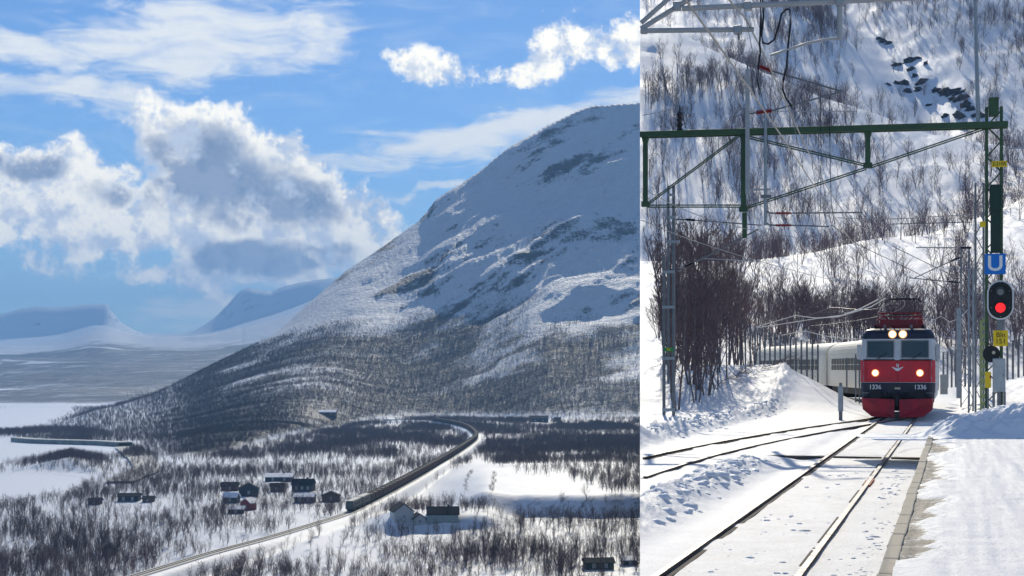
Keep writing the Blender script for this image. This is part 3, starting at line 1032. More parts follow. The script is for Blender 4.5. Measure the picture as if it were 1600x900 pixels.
# ================================================================== STATION OBJECTS
M['steel'] = material('rail_steel', (0.26, 0.25, 0.25), 0.55, 0.5, noise=0.2, scale=6)
M['rust'] = material('rail_side', (0.075, 0.055, 0.045), 0.8, noise=0.35, scale=5)
M['gravel'] = material('wet_gravel', (0.10, 0.085, 0.07), 0.9, noise=0.6, scale=18, bump=0.02)
M['timber'] = material('dark_timber', (0.085, 0.075, 0.065), 0.85, noise=0.3, scale=9, bump=0.004)
M['kerbstone'] = material('kerb_concrete', (0.55, 0.48, 0.36), 0.85, noise=0.18, scale=7, bump=0.004)
M['green'] = material('mast_green', (0.045, 0.095, 0.045), 0.55, noise=0.22, scale=2.5)
M['dgreen'] = material('dark_green_box', (0.012, 0.04, 0.026), 0.5, noise=0.2, scale=3)
M['galv'] = material('galvanised_steel', (0.36, 0.38, 0.40), 0.5, 0.4, noise=0.15, scale=5)
M['galvd'] = material('weathered_steel', (0.20, 0.21, 0.22), 0.6, 0.3, noise=0.2, scale=4)
M['alu'] = material('pale_tube', (0.42, 0.43, 0.44), 0.65, 0.1, noise=0.1, scale=6)
M['wire'] = material('copper_wire', (0.34, 0.32, 0.29), 0.4, 0.6)
M['cable'] = material('black_cable', (0.012, 0.012, 0.015), 0.5)
M['wire_bright'] = material('painted_glint_wire', (0.85, 0.80, 0.70), 0.5, 0.0)  # pale colour paints in the sun's glint on the wires
M['insul'] = material('red_insulator', (0.30, 0.03, 0.03), 0.35)
M['porc'] = material('dark_porcelain', (0.03, 0.025, 0.03), 0.3)
M['blue_s'] = material('sign_blue', (0.0, 0.17, 0.62), 0.4)
M['white_s'] = material('sign_white', (0.82, 0.82, 0.82), 0.5)
M['yellow_s'] = material('sign_yellow', (0.85, 0.58, 0.01), 0.45, noise=0.06, scale=6)
M['black_s'] = material('sign_black', (0.012, 0.012, 0.013), 0.5)
M['greens'] = material('sign_green', (0.03, 0.30, 0.07), 0.5)
M['cabinet'] = material('cabinet_grey', (0.42, 0.45, 0.46), 0.55, noise=0.1, scale=4)
M['red_on'] = material('red_lamp_lit', (0.5, 0.01, 0.01), 0.3, emit=(1.0, 0.015, 0.02), strength=1.25)
M['lamp_off'] = material('lamp_dark_glass', (0.02, 0.02, 0.025), 0.12)
M['lens'] = material('lens_grey', (0.20, 0.20, 0.22), 0.15)
M['head_on'] = material('headlight_lit', (0.9, 0.8, 0.6), 0.3, emit=(1.0, 0.86, 0.62), strength=3.0)
M['lamp_glow'] = material('lamp_halo_lit', (0.6, 0.4, 0.2), 0.3, emit=(1.0, 0.42, 0.13), strength=0.9)  # glow that stands in for the orange halo round the lit headlights
M['snow_obj'] = snow_material('loose_snow', 1.5, 0.06, bump_s=0.4)

def frame(name, u=0.0, v=0.0, z=0.0, turn=0.0):
    """an Empty in track directions: local x to the right of the line, y along it, z up"""
    p = W(u, v, z)
    return empty(name, p, -TA + turn)

# ---- rails
def sweep(mb, path, prof, cap=True):
    """path: list of (u, v, z); prof: list of (offset, height, material)"""
    n = len(prof)
    pts = []
    for i, (u, v, z) in enumerate(path):
        a, b = path[max(i - 1, 0)], path[min(i + 1, len(path) - 1)]
        du, dv = b[0] - a[0], b[1] - a[1]
        L = math.hypot(du, dv)
        for o, h in prof:
            pts.append((v + o * du / L, u - o * dv / L, z + h))
    fs = []
    for i in range(len(path) - 1):
        for k in range(n):
            fs.append((i * n + k, i * n + (k + 1) % n, (i + 1) * n + (k + 1) % n, (i + 1) * n + k))
    if cap:
        fs += [tuple(range(n)), tuple(reversed(range((len(path) - 1) * n, len(path) * n)))]
    mb.add(pts, fs)

RAILP = [(-0.036, 0), (-0.036, -0.04), (-0.012, -0.055), (-0.012, -0.13), (0.012, -0.13), (0.012, -0.055), (0.036, -0.04), (0.036, 0)]
main_u = [12 + 0.25 * i for i in range(60)] + [27 + 3 * i for i in range(18)] + [81 + 4 * i for i in range(16)]
side_tab = [(9, -6.72), (30, -6.72), (38, -6.58), (45, -6.05), (50, -5.50), (55, -4.90), (60, -4.18), (65, -3.32), (69, -2.74), (74, -2.35)]
side_u = [26 + 0.5 * i for i in range(97)]
def side_v(u):
    return float(np.interp(u, [t[0] for t in side_tab], [t[1] for t in side_tab]))
sv_ = [side_v(u) for u in side_u]
for _ in range(60):
    sv_ = [sv_[0]] + [(sv_[i - 1] + 2 * sv_[i] + sv_[i + 1]) / 4 for i in range(1, len(sv_) - 1)] + [sv_[-1]]
def track(name, us, vcs, label):
    root = frame(name)
    tag(root, label, 'railway track')
    for sgn in (-1, 1):
        mb = MB()
        path = [(u, vc + sgn * 0.7205, RT) for u, vc in zip(us, vcs)]
        path = [q for q in path if W(q[0], q[1]).x / W(q[0], q[1]).y > 1 / 12 + 0.0006]
        sweep(mb, path, RAILP)
        ro = mb.build('rail', [M['rust'], M['steel']], root)
        for p in ro.data.polygons:
            if p.normal.z > 0.9 or p.normal.z < -0.98 and False:
                p.material_index = 1
        g = MB()
        sweep(g, [(u, v - sgn * 0.073, z - 0.050) for u, v, z in path], [(-0.035, 0), (-0.035, -0.08), (0.035, -0.08), (0.035, 0)])
        g.build('flangeway', M['gravel'], ro)
    return root
track('main_track', main_u, [V_C + float(curve(np.array(u))) for u in main_u], 'swept main railway track running straight under the red train')
tr2 = track('siding_track', side_u, sv_, 'half-buried siding track branching off to the left of the train')
bl_ = frame('crossing_board', 39.0, 0, RT)
for a, b in ((-4.5, V_L - 0.08), (V_L + 0.14, V_R - 0.14), (V_R + 0.09, -0.75)):
    MB().box(a, b, -0.13, 0.13, -0.16, -0.018).build('board', M['timber'], bl_, 0.012)
tag(bl_, 'dark cross board let into the snow between the rails', 'track board')
tag(frame('rail_reflection', 30.4, V_R, RT), 'orange reflection painted as strips on the right rail of the main track', 'rail reflection')
M['orange'] = material('orange_reflection', (0.55, 0.14, 0.03), 0.7, noise=0.4, scale=12)  # orange reflection on the rail, put into the colour of two added strips
jr = bpy.data.objects['rail_reflection']
MB().box(-0.062, -0.037, -0.9, 0.9, -0.05, -0.008).box(0.037, 0.062, -0.9, 0.9, -0.05, -0.008).build('reflection_strip', M['orange'], jr, 0.004)

# ---- platform: kerb stones, wall, trodden gravel and snow
PE = -0.583
plat = frame('platform')
tag(plat, 'snow-covered station platform with tan kerb stones beside the track', 'platform')
MB().box(PE + 0.04, 16, 2, 45.5, RT - 0.35, -0.13).build('platform_wall', M['kerbstone'], plat)
kb = MB()
kb.box(-0.15, -0.02, 0.005, 0.985, -0.13, 0.0)
k0 = kb.build('kerb_stone', M['kerbstone'], plat, 0.014)
for i in range(42):
    k1 = k0 if i == 0 else k0.copy()
    if i:
        C.objects.link(k1)
        k1.parent = plat
    k1.location = (PE + 0.15 + random.uniform(-0.008, 0.008), 3.5 + i, random.uniform(-0.006, 0.004))
    k1.rotation_euler = (0, 0, random.uniform(-0.006, 0.006))
us = np.concatenate([np.arange(6, 24, 0.06), np.arange(24, 45.6, 0.1)])
vv = np.concatenate([np.arange(PE + 0.12, 1.6, 0.035), np.arange(1.6, 16, 0.4)])
UU, VV = np.meshgrid(us, vv, indexing='ij')
edge_n = 0.16 + 0.42 * fbm(UU / 1.3, VV / 5.0, 5, 0.68) + 0.20 * sstep(UU, 20, 34) * 0
snow_h = sstep(VV - PE - 0.13, edge_n - 0.08, edge_n + 0.16) * 0.055 + 0.018 * fbm(UU / 0.5, VV / 0.9, 4) + 0.02 * fbm(UU / 3, VV / 3, 3) * sstep(VV, 0.5, 2) + 0.014 * fbm(UU / 5.0, VV / 0.22, 4, 0.6) + 0.03 * np.minimum(0, fbm(UU / 0.33 + 40, VV / 0.33, 2) + 0.22)
gm = np.clip(1.15 - sstep(VV - PE - 0.13, edge_n - 0.14, edge_n + 0.22) * 1.15, 0, 1) * 1.0
PU = np.stack([VV, UU, -0.028 + snow_h], -1)
po = grid_mesh('platform_snow', PU, M['station_snow'], {'rock': gm, 'veg': 0 * gm}, plat, kind=None, flip=True)
del po

# ---- loose snow: clods on the track, lumps on the ploughed ridges
def lump_mesh(i, sub=2):
    bm = bmesh.new()
    bmesh.ops.create_icosphere(bm, subdivisions=sub, radius=1.0)
    r = random.Random(i)
    o = Vector((r.uniform(0, 50), r.uniform(0, 50), 0))
    for v in bm.verts:
        n = float(fbm(np.array([v.co.x * 1.3 + o.x + v.co.z]), np.array([v.co.y * 1.3 + o.y - v.co.z * 0.7]), 4)[0])
        v.co *= 0.85 + 0.75 * n
        v.co.z *= 0.55
    vs_ = [v.co.copy() for v in bm.verts]
    fs = [tuple(v.index for v in f.verts) for f in bm.faces]
    bm.free()
    return vs_, fs
lumps = [lump_mesh(i) for i in range(8)]
cm_ = MB()
def clod(u, v, r):
    p = W(u, v)
    if p.x - r * 1.6 < p.y / 12:
        return
    z = float(station_z(np.array([p.x]), np.array([p.y]))[0]) - r * 0.15
    vs_, fs = lumps[random.randrange(8)]
    a = random.uniform(0, 6.28)
    ca_, sa_ = math.cos(a), math.sin(a)
    sx, sy = random.uniform(0.8, 1.5), random.uniform(0.7, 1.1)
    cm_.add([(p.x + r * (q.x * sx * ca_ - q.y * sy * sa_), p.y + r * (q.x * sx * sa_ + q.y * sy * ca_), z + r * q.z * 0.9) for q in vs_], fs)
for _ in range(70):
    clod(random.uniform(15, 38) if random.random() < 0.6 else random.uniform(15, 24), random.uniform(V_L + 0.2, V_R - 0.15), random.choice([0.015, 0.02, 0.03, 0.045, 0.06]))
for _ in range(190):
    clod(15 + 22 * random.random() ** 1.2, random.gauss(-1.02, 0.16), random.choice([0.015, 0.02, 0.03, 0.04, 0.06]))
for _ in range(330):
    clod(15 + 22 * random.random(), random.gauss(-4.55, 0.30), random.choice([0.04, 0.06, 0.08, 0.11, 0.16]))
for _ in range(420):
    u_ = random.uniform(46, 80)
    clod(u_, -9.0 + float(curve(np.array(u_))) + random.gauss(0, 0.42), random.choice([0.05, 0.08, 0.11, 0.15]))
tag(cm_.build('snow_clods', M['snow_obj'], smooth=True), 'loose clods of ploughed snow along the rails and ridges', 'snow', kind='stuff')

# ---- heap of shovelled snow at the platform end
hx, hy = np.meshgrid(np.linspace(-3.2, 4.2, 190), np.linspace(-1.6, 1.7, 90))
env = np.clip(1 - (hy / 1.55) ** 2, 0, 1) ** 0.65 * sstep(hx, -1.75, -0.95) * (1 - sstep(hx, 3.2, 4.1))
crest_h = ramp([(-3.2, 0.30), (-2.2, 0.50), (-1.7, 0.62), (-1.2, 0.52), (-0.5, 0.60), (0.2, 0.86), (0.8, 0.92), (1.6, 0.80), (2.6, 0.85), (4.2, 0.7)], hx)
ln = 0.42 - 1.5 * np.abs(fbm(hx / 0.6 + 3, hy / 0.6, 4, 0.5))
hz = env * (crest_h * 0.8 + 0.30 * ln - 0.03 + 0.10 * fbm(hx / 0.16, hy / 0.16, 3)) - 0.03
pile_c = at(1556, 575, 36.6)
pile = grid_mesh('snow_heap', np.stack([hx, hy, hz], -1), M['snow_obj'], None, None, kind=None)
pile.location = (pile_c.x, pile_c.y, 0.0)
tag(pile, 'lumpy heap of shovelled snow at the platform end below the signal', 'snow heap')

# ---- overhead line portal
UP = 52.4
def on(x, y, u0=UP):
    """point of the plane across the track at u0 that lies at photo position x, y, in local track axes"""
    k_ = (x - 800) / F
    Y = u0 / (k_ * ST + CT)
    X = k_ * Y
    return Vector((X * CT - Y * ST, u0, EYE + (HORIZ - y) / F * Y))
def lattice_mast(parent, xc, yc, w_, z0, z1, mat, leg=0.09, step=0.55, lace=0.03, lace_mat=None):
    for sg in (-1, 1):
        MB().box(xc + sg * w_ / 2 - leg / 2, xc + sg * w_ / 2 + leg / 2, yc - 0.1, yc + 0.1, z0, z1).build('mast_leg', mat, parent, 0.008)
    lm = MB()
    z, sg = z0 + 0.1, 1
    while z + step < z1:
        for dy in (-0.085, 0.085):
            lm.bar((xc - sg * w_ / 2, yc + dy, z), (xc + sg * w_ / 2, yc + dy, z + step), lace)
        z += step
        sg = -sg
    lm.build('lacing', lace_mat or mat, parent)
portal = frame('catenary_portal')
tag(portal, 'green steel overhead line portal with trussed beam and lattice mast at the platform end', 'portal')
mx = on(1553, 400).x
ztop = on(1553, 160).z
lattice_mast(portal, mx, UP, 0.46, -0.6, ztop - 0.15, M['green'], 0.10, 0.5, 0.035)
MB().box(mx - 0.17, mx + 0.15, UP - 0.16, UP + 0.16, ztop - 0.45, ztop + 0.15).build('mast_head', M['green'], portal, 0.02)
bA, bB = on(1001.5, 211), on(1575, 195)
for dy in (-0.17, 0.17):
    MB().bar(bA + Vector((0, dy, 0)), bB + Vector((0, dy, 0)), 0.08, 0.20).build('beam', M['green'], portal, 0.01)
mbp = MB()
for i in range(26):
    p = bA.lerp(bB, (i + 0.5) / 26)
    mbp.bar(p + Vector((0, -0.17, 0.04)), p + Vector((0, 0.17, 0.04)), 0.05)
mbp.build('batten', M['green'], portal)
def post(x, y0, y1, w_, name='post'):
    p, q = on(x, y0), on(x, y1)
    MB().box(p.x - w_ / 2, p.x + w_ / 2, UP - 0.1, UP + 0.1, q.z, p.z).build(name, M['green'], portal, 0.01)
    g = MB()
    g.prism([(p.x - w_ * 0.9, p.z), (p.x + w_ * 0.9, p.z), (p.x + w_ * 0.5, p.z - 0.25), (p.x - w_ * 0.5, p.z - 0.25)], UP - 0.12, UP + 0.12)
    g.box(q.x - w_ * 0.85, q.x + w_ * 0.85, UP - 0.12, UP + 0.12, q.z - 0.02, q.z + 0.16)
    g.build('gusset', M['green'], portal, 0.01)
post(1008.5, 212, 322, 0.15)
post(1162, 208, 330, 0.17)
post(1356, 203, 262, 0.17)
p_ = on(1163.5, 330)
MB().box(p_.x - 0.075, p_.x + 0.075, UP - 0.09, UP + 0.09, on(1163, 372).z, p_.z - 0.05).build('lower_post', M['green'], portal, 0.01)
for a, b in (((1012, 319), (1156, 211)), ((1168, 214), (1352, 258)), ((1168, 324), (1354, 263)), ((1360, 261), (1540, 200)), ((1012, 322), (1160, 322))):
    for off in (-1.6, 1.6):
        A_, B_ = on(a[0], a[1] + off), on(b[0], b[1] + off)
        MB().tube([A_, B_], 0.024, 6).build('tie_rod', M['green'], portal)
gb = on(1554, 345)
MB().box(gb.x - 0.13, gb.x + 0.17, UP - 0.19, UP - 0.11, on(1554, 396).z, on(1554, 289).z).build('weight_guard', M['dgreen'], portal, 0.01)
MB().box(gb.x - 0.16, gb.x + 0.20, UP - 0.22, UP - 0.19, on(1554, 330).z, on(1554, 291).z).build('guard_cap', M['dgreen'], portal, 0.01)
MB().tube([on(1528.5, 195), on(1523, -30)], [0.07, 0.05], 8).build('aerial_pole', M['galv'], portal)
MB().tube([on(1570, 233), on(1605, 230)], 0.03, 6).build('side_bracket', M['alu'], portal)

def insulator(parent, a, b, mat, r=0.07, n=9, name='insulator'):
    a, b = Vector(a), Vector(b)
    pts, rs = [], []
    for i in range(n * 2 + 1):
        pts.append(a.lerp(b, i / (n * 2)))
        rs.append(r if i % 2 else r * 0.55)
    return MB().tube(pts, rs, 8).build(name, mat, parent)

# pin insulator standing on the beam
ins = frame('pin_insulator')
q = on(1062, 206)
insulator(ins, q + Vector((0, 0, -0.02)), on(1062, 175), M['porc'], 0.13, 4)
MB().tube([on(1062, 177), on(1062, 165)], 0.03, 6).build('cap', M['porc'], ins)
tag(ins, 'dark pin insulator standing on the green portal beam', 'insulator')

# upper bracket with two red insulators on a pale post above the beam
ub = frame('upper_bracket')
tag(ub, 'pale post above the portal beam carrying two red insulators and a triangular bracket', 'bracket')
UB = UP - 0.30
def onb(x, y):
    return on(x, y, UB)
MB().box(onb(1168, 200).x - 0.07, onb(1168, 200).x + 0.07, UB - 0.06, UB + 0.06, onb(1168, 304).z, onb(1168, 108).z).build('post', M['alu'], ub, 0.01)
insulator(ub, onb(1185, 103), onb(1206, 111), M['insul'], 0.085)
insulator(ub, onb(1182, 176), onb(1206, 173), M['insul'], 0.085)
for a, b in (((1168, 96), (1185, 103)), ((1206, 111), (1316, 143)), ((1168, 178), (1182, 176)), ((1206, 173), (1316, 143)), ((1168, 120), (1168, 96))):
    MB().tube([onb(*a), onb(*b)], 0.030, 6).build('tube', M['galvd'], ub)
MB().tube([onb(1296, 149), onb(1297, 250), onb(1299, 320), onb(1305, 352)], 0.012, 5).build('dropper', M['cable'], ub)
MB().tube([onb(1282, 150), onb(1283, 240), onb(1282, 330)], 0.012, 5).build('dropper', M['cable'], ub)
MB().tube([onb(1170, 174), onb(1340, 174)], 0.014, 5).build('stay_wire', M['alu'], ub)

# drop post with registration arms under the beam
rp = frame('registration_post')
tag(rp, 'grey drop post hanging from the portal with two thin arms and dark red insulators', 'drop post')
def onr(x, y):
    return on(x, y, UP - 0.34)
a_ = onr(1196, 190)
MB().tube([onr(1196, 188), onr(1196, 352)], 0.055, 8).build('drop_tube', M['galv'], rp)
MB().bar(onr(1166, 296), onr(1204, 296), 0.06).build('clamp', M['alu'], rp)
MB().bar(onr(1189, 307), onr(1205, 307), 0.12, 0.10).build('clamp', M['galvd'], rp)
MB().bar(a_ + Vector((0, 0, -0.05)), a_ + Vector((0, 0.3, -0.05)), 0.06).build('hanger', M['galvd'], rp)
for y0, xe_, ye in ((333, 1348, 332), (352, 1296, 354)):
    MB().tube([onr(1197, y0 - 4), onr(1203, y0), onr(1212, y0)], 0.03, 6).build('hook', M['galvd'], rp)
    insulator(rp, onr(1212, y0), onr(1236, y0), M['insul'], 0.05)
    MB().tube([onr(1236, y0), onr(xe_, ye)], 0.026, 6).build('arm', M['galvd'], rp)

# nearer cantilever that reaches into the top of the picture from a mast outside it
UN = 20.5
def onn(x, y):
    return on(x, y, UN)
nc_ = frame('cantilever')
tag(nc_, 'pale tubular overhead line cantilever crossing the top edge of the picture', 'cantilever')
MB().tube([onn(1066, 13.5), onn(1318, 2)], 0.036, 10).build('top_tube', M['alu'], nc_)
MB().tube([onn(1006, 48), onn(1178, 46)], 0.034, 10).build('registration_tube', M['alu'], nc_)
MB().tube([onn(1001.5, 48), onn(1011, 48)], 0.046, 10).build('tube_end', M['alu'], nc_)
MB().tube([onn(1001.5, 36), onn(1040, 2), onn(1090, -44)], 0.032, 10).build('strut', M['alu'], nc_)
MB().tube([onn(1001.5, 45), onn(1062, 8), onn(1150, -46)], 0.034, 10).build('strut', M['alu'], nc_)
MB().tube([onn(1312, 3), onn(1312.5, 62)], 0.036, 10).build('hanger_tube', M['alu'], nc_)
MB().tube([onn(1313, 60), onn(1290, 61.5), onn(1260, 68), onn(1232, 77), onn(1203, 87)], 0.018, 8).build('steady_arm', M['alu'], nc_)
for x, y in ((1168, 10), (1312, 3), (1153, 47), (1058, 10)):
    c_ = onn(x, y)
    MB().box(c_.x - 0.05, c_.x + 0.05, UN - 0.06, UN + 0.06, c_.z - 0.055, c_.z + 0.055).build('clamp', M['galv'], nc_, 0.01)
MB().tube([onn(1154, 50), onn(1154, 62)], 0.014, 6).build('wire_clip', M['galvd'], nc_)
MB().tube([onn(1318, 2), onn(1420, -3), onn(1900, -30)], 0.036, 8).build('top_tube', M['alu'], nc_)
nmx = onn(1900, 0).x + 0.1
MB().tube([onn(1150, -46), onn(1900, -60)], 0.036, 8).build('stay_tube', M['alu'], nc_)
lattice_mast(nc_, nmx, UN, 0.4, -0.3, 7.5, M['green'])
for pts in ([(1188, -6), (1189, 30), (1187, 68), (1188, 82), (1185, 104), (1184, 125), (1187, 140)],
            [(1191, -6), (1193, 25), (1190, 55), (1192, 67), (1200, 69), (1210, 62), (1217, 40), (1221, 22), (1228, 15), (1233, 14)],
            [(1234, 14), (1235, 40), (1231, 75), (1229, 105), (1224, 125), (1223, 140), (1228, 153), (1238, 168)]):
    P_ = [onn(x, y) for x, y in pts]
    MB().tube(P_, 0.014, 6).build('jumper_cable', M['cable'], nc_)

# wires along the line
def wire(name, pts, r, label, mat='wire'):
    root = frame(name)
    MB().tube(pts, r, 5).build('strand', M[mat], root)
    tag(root, label, 'wire', 'overhead wires')
    return root
def run(v, z0, sag, us_, stag=0.0, bend=True):
    out = []
    for i, u in enumerate(us_):
        out.append((v + stag * math.sin(u / 9.0) + (float(curve(np.array(u))) if bend else 0), u, RT + z0 - sag * math.sin(math.pi * ((u - 20.5) % 32) / 32)))
    return out
wu = [12 + 2 * i for i in range(24)] + [60 + 3 * i for i in range(22)]
cw = run(V_C - 0.15, 5.50, 0.0, wu, 0.12)
mw = run(V_C - 0.30, 6.75, 0.75, wu)
wire('contact_wire', cw, 0.011, 'contact wire above the main track meeting the train pantograph')
wire('messenger_wire', mw, 0.011, 'sagging upper wire above the main track contact wire')
dw = frame('dropper_wires')
for a, b in zip(cw[1::3], mw[1::3]):
    MB().tube([a, b], 0.005, 4).build('dropper', M['wire'], dw)
tag(dw, 'short hanging wires between the upper wire and the contact wire', 'wire', 'overhead wires')
wu2 = [34 + 2 * i for i in range(22)]
def sidev(u):
    return float(np.interp(u, side_u, sv_)) + float(curve(np.array(u)))
wire('side_contact_wire', [(sidev(u) - 0.1, u, RT + 5.5) for u in wu2], 0.010, 'contact wire above the siding track on the left')
wire('side_messenger_wire', [(sidev(u) + 0.1, u, RT + 6.6 - 0.5 * math.sin(math.pi * ((u - 20.5) % 32) / 32)) for u in wu2], 0.010, 'sagging upper wire above the siding track')
def seg_wire(pts, D0, D1, r, label, mat='wire', name='feeder_wire'):
    n = len(pts)
    P_ = [at(x, y, D0 + (D1 - D0) * i / (n - 1)) for i, (x, y) in enumerate(pts)]
    o = MB().tube(P_, r, 5).build(name, M[mat])
    return tag(o, label, 'wire', 'overhead wires')
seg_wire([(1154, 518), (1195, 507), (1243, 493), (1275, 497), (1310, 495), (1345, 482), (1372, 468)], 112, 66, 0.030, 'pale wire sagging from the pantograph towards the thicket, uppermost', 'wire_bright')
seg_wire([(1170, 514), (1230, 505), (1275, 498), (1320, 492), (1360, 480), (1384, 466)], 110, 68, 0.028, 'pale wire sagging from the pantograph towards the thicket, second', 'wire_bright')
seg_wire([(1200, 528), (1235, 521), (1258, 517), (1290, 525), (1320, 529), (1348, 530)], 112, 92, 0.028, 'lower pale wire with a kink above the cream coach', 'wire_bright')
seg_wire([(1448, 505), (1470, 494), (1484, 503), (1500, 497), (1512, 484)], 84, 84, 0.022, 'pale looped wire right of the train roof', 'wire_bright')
seg_wire([(1308, 340), (1320, 341), (1400, 342), (1470, 338), (1530, 334)], 53, 62, 0.015, 'thin slack wire running right under the portal')
seg_wire([(1300, 352), (1340, 382), (1420, 420), (1480, 452), (1515, 470)], 54, 82, 0.016, 'dark wire slanting down right towards the far masts', 'cable')
seg_wire([(1395, 385), (1450, 412), (1500, 436), (1530, 452)], 60, 80, 0.016, 'second dark wire slanting down right towards the far masts', 'cable')
seg_wire([(1004, 180), (1030, 176), (1061, 167)], 53.5, 52.2, 0.012, 'thin pale wire reaching the pin insulator', 'alu')

# grey mast on the left bank with its cantilever
gm_ = at(1045, 652, 66)
lm_u, lm_v = UV(gm_.x, gm_.y)
gmast = frame('grey_mast')
tag(gmast, 'grey two-legged overhead line mast on the bank in front of the thicket', 'mast')
U6 = lm_u
def on6(x, y):
    return on(x, y, U6)
z_t = on6(1050, 290).z
for dx_, zt in ((-0.21, on6(1045, 400).z), (0.21, z_t)):
    MB().box(lm_v + dx_ - 0.055, lm_v + dx_ + 0.055, U6 - 0.09, U6 + 0.09, -0.75, zt).build('mast_leg', M['galvd'], gmast, 0.008)
MB().box(lm_v - 0.06, lm_v + 0.02, U6 - 0.09, U6 + 0.09, on6(1045, 600).z, z_t).build('mast_leg', M['galvd'], gmast, 0.008)
bt = MB()
for y in (640, 560, 480, 425, 378, 340, 305):
    z = on6(1045, y).z
    bt.box(lm_v - 0.27 if y > 400 else lm_v - 0.05, lm_v + 0.27, U6 - 0.115, U6 - 0.09, z - 0.06, z + 0.06)
bt.build('batten', M['galv'], gmast)
MB().bar(on6(1040, 378), on6(1062, 378), 0.15, 0.10).build('bracket_head', M['galv'], gmast)
insulator(gmast, on6(1070, 417), on6(1084, 410), M['porc'], 0.07)
MB().tube([on6(1058, 424), on6(1070, 417)], 0.04, 6).build('arm', M['galvd'], gmast)
MB().tube([on6(1084, 410), on6(1130, 388), on6(1185, 358)], 0.038, 6).build('arm', M['galvd'], gmast)
insulator(gmast, on6(1072, 343), on6(1086, 344), M['porc'], 0.07)
MB().tube([on6(1055, 343), on6(1072, 343)], 0.03, 6).build('top_tie', M['galvd'], gmast)
MB().tube([on6(1086, 344), on6(1190, 352)], 0.028, 6).build('top_tie', M['galvd'], gmast)
MB().tube([on6(1100, 404), on6(1180, 408)], 0.02, 6).build('stay', M['alu'], gmast)
pl = frame('number_plate')
c_ = on6(1046, 546)
MB().box(c_.x - 0.21, c_.x + 0.21, U6 - 0.15, U6 - 0.12, c_.z - 0.08, c_.z + 0.08).build('plate', M['greens'], pl, 0.004)
text('number', '86', 0.17, M['yellow_s'], (c_.x, U6 - 0.153, c_.z), (R(90), 0, 0), pl)
tag(pl, 'small green number plate on the grey mast by the thicket', 'plate')

# masts down the line on the right
def line_mast(x, y_top, y_base, D_, w_, mat, label, group='grey masts down the line'):
    p = at(x, y_base, D_)
    u_, v_ = UV(p.x, p.y)
    o = frame('line_mast', u_, v_, 0)
    zt = EYE + (HORIZ - y_top) / F * D_
    lattice_mast(o, 0, 0, w_, p.z - 0.5, zt, mat, 0.08, 0.6, 0.03)
    return tag(o, label, 'mast', group), zt
lm1, _ = line_mast(1530.5, 286, 640, 60, 0.30, M['galvd'], 'tall thin grey lattice mast just left of the green portal mast')
lm2, zt2 = line_mast(1508, 386, 622, 82, 0.42, M['galvd'], 'shorter grey lattice mast farther down the line beside the train')
MB().box(-0.45, -0.20, -0.12, 0.12, 0.0, EYE + (HORIZ - 482) / F * 82).build('column', M['galv'], lm2, 0.01)
MB().tube([(-0.2, 0, zt2 - 0.5), (-2.6, 0, zt2 - 1.6)], 0.03, 6).build('arm', M['galvd'], lm2)
MB().tube([(-0.2, 0, zt2 - 1.9), (-2.9, 0, zt2 - 1.6)], 0.03, 6).build('arm', M['galvd'], lm2)
insulator(lm2, (-0.35, 0, zt2 - 1.88), (-0.85, 0, zt2 - 1.83), M['porc'], 0.07)
insulator(lm2, (-0.3, 0, zt2 - 0.55), (-0.75, 0, zt2 - 0.75), M['porc'], 0.07)
MB().tube([(-0.3, -0.1, EYE + (HORIZ - 347) / F * 60), (-3.4, -0.1, EYE + (HORIZ - 347) / F * 60)], 0.02, 6).build('arm', M['galvd'], lm1)
insulator(lm1, (-0.3, -0.1, EYE + (HORIZ - 387) / F * 60), (-0.7, -0.1, EYE + (HORIZ - 387) / F * 60), M['porc'], 0.06)
MB().tube([(-0.7, -0.1, EYE + (HORIZ - 387) / F * 60), (-2.4, -0.1, EYE + (HORIZ - 385) / F * 60)], 0.02, 6).build('arm', M['galvd'], lm1)
lm3, _ = line_mast(1517, 420, 632, 72, 0.20, M['galv'], 'thin pale lattice mast between the two grey masts')
pp = at(1537, 642, 55)
pu, pv = UV(pp.x, pp.y)
pf = frame('perforated_post', pu, pv, 0)
M['olive'] = material('olive_paint', (0.30, 0.34, 0.14), 0.6, noise=0.15, scale=5)
zt3 = EYE + (HORIZ - 500) / F * 55
pm = MB().box(-0.13, -0.05, -0.05, 0.05, -0.5, zt3).box(0.05, 0.13, -0.05, 0.05, -0.5, zt3)
z = 0.0
while z < zt3:
    pm.box(-0.05, 0.05, -0.045, 0.045, z, z + 0.16)
    z += 0.27
pm.build('strip', M['olive'], pf, 0.006)
tag(pf, 'olive post with a column of square holes left of the signal', 'post')

# things fixed to the green mast, all facing the platform
FY = UP - 0.32
def onf(x, y):
    return on(x, y, FY)
def plate_sign(name, x0, x1, y0, y1, mat, label, thick=0.03, group=None):
    a, b = onf(x0, y1), onf(x1, y0)
    o = frame(name)
    MB().box(a.x, b.x, FY - thick, FY, a.z, b.z).build('panel', mat, o, 0.012)
    MB().box((a.x + b.x) / 2 - 0.05, (a.x + b.x) / 2 + 0.05, FY, UP - 0.09, (a.z + b.z) / 2 - 0.05, (a.z + b.z) / 2 + 0.05).build('bracket', M['galvd'], o)
    tag(o, label, 'sign', group)
    return o, (a.x + b.x) / 2, (a.z + b.z) / 2, b.x - a.x, b.z - a.z
o, cx, cz, w_, h_ = plate_sign('letter_sign', 1538.5, 1571.5, 396, 429, M['blue_s'], 'square blue sign with a white letter U above the red signal')
text('letter', 'U', h_ * 1.02, M['white_s'], (cx, FY - 0.033, cz), (R(90), 0, 0), o, 0.006, sx=1.05, off=0.012)
o, cx, cz, w_, h_ = plate_sign('name_sign', 1552, 1575, 516, 541, M['yellow_s'], 'yellow sign reading Bln 151 below the signal')
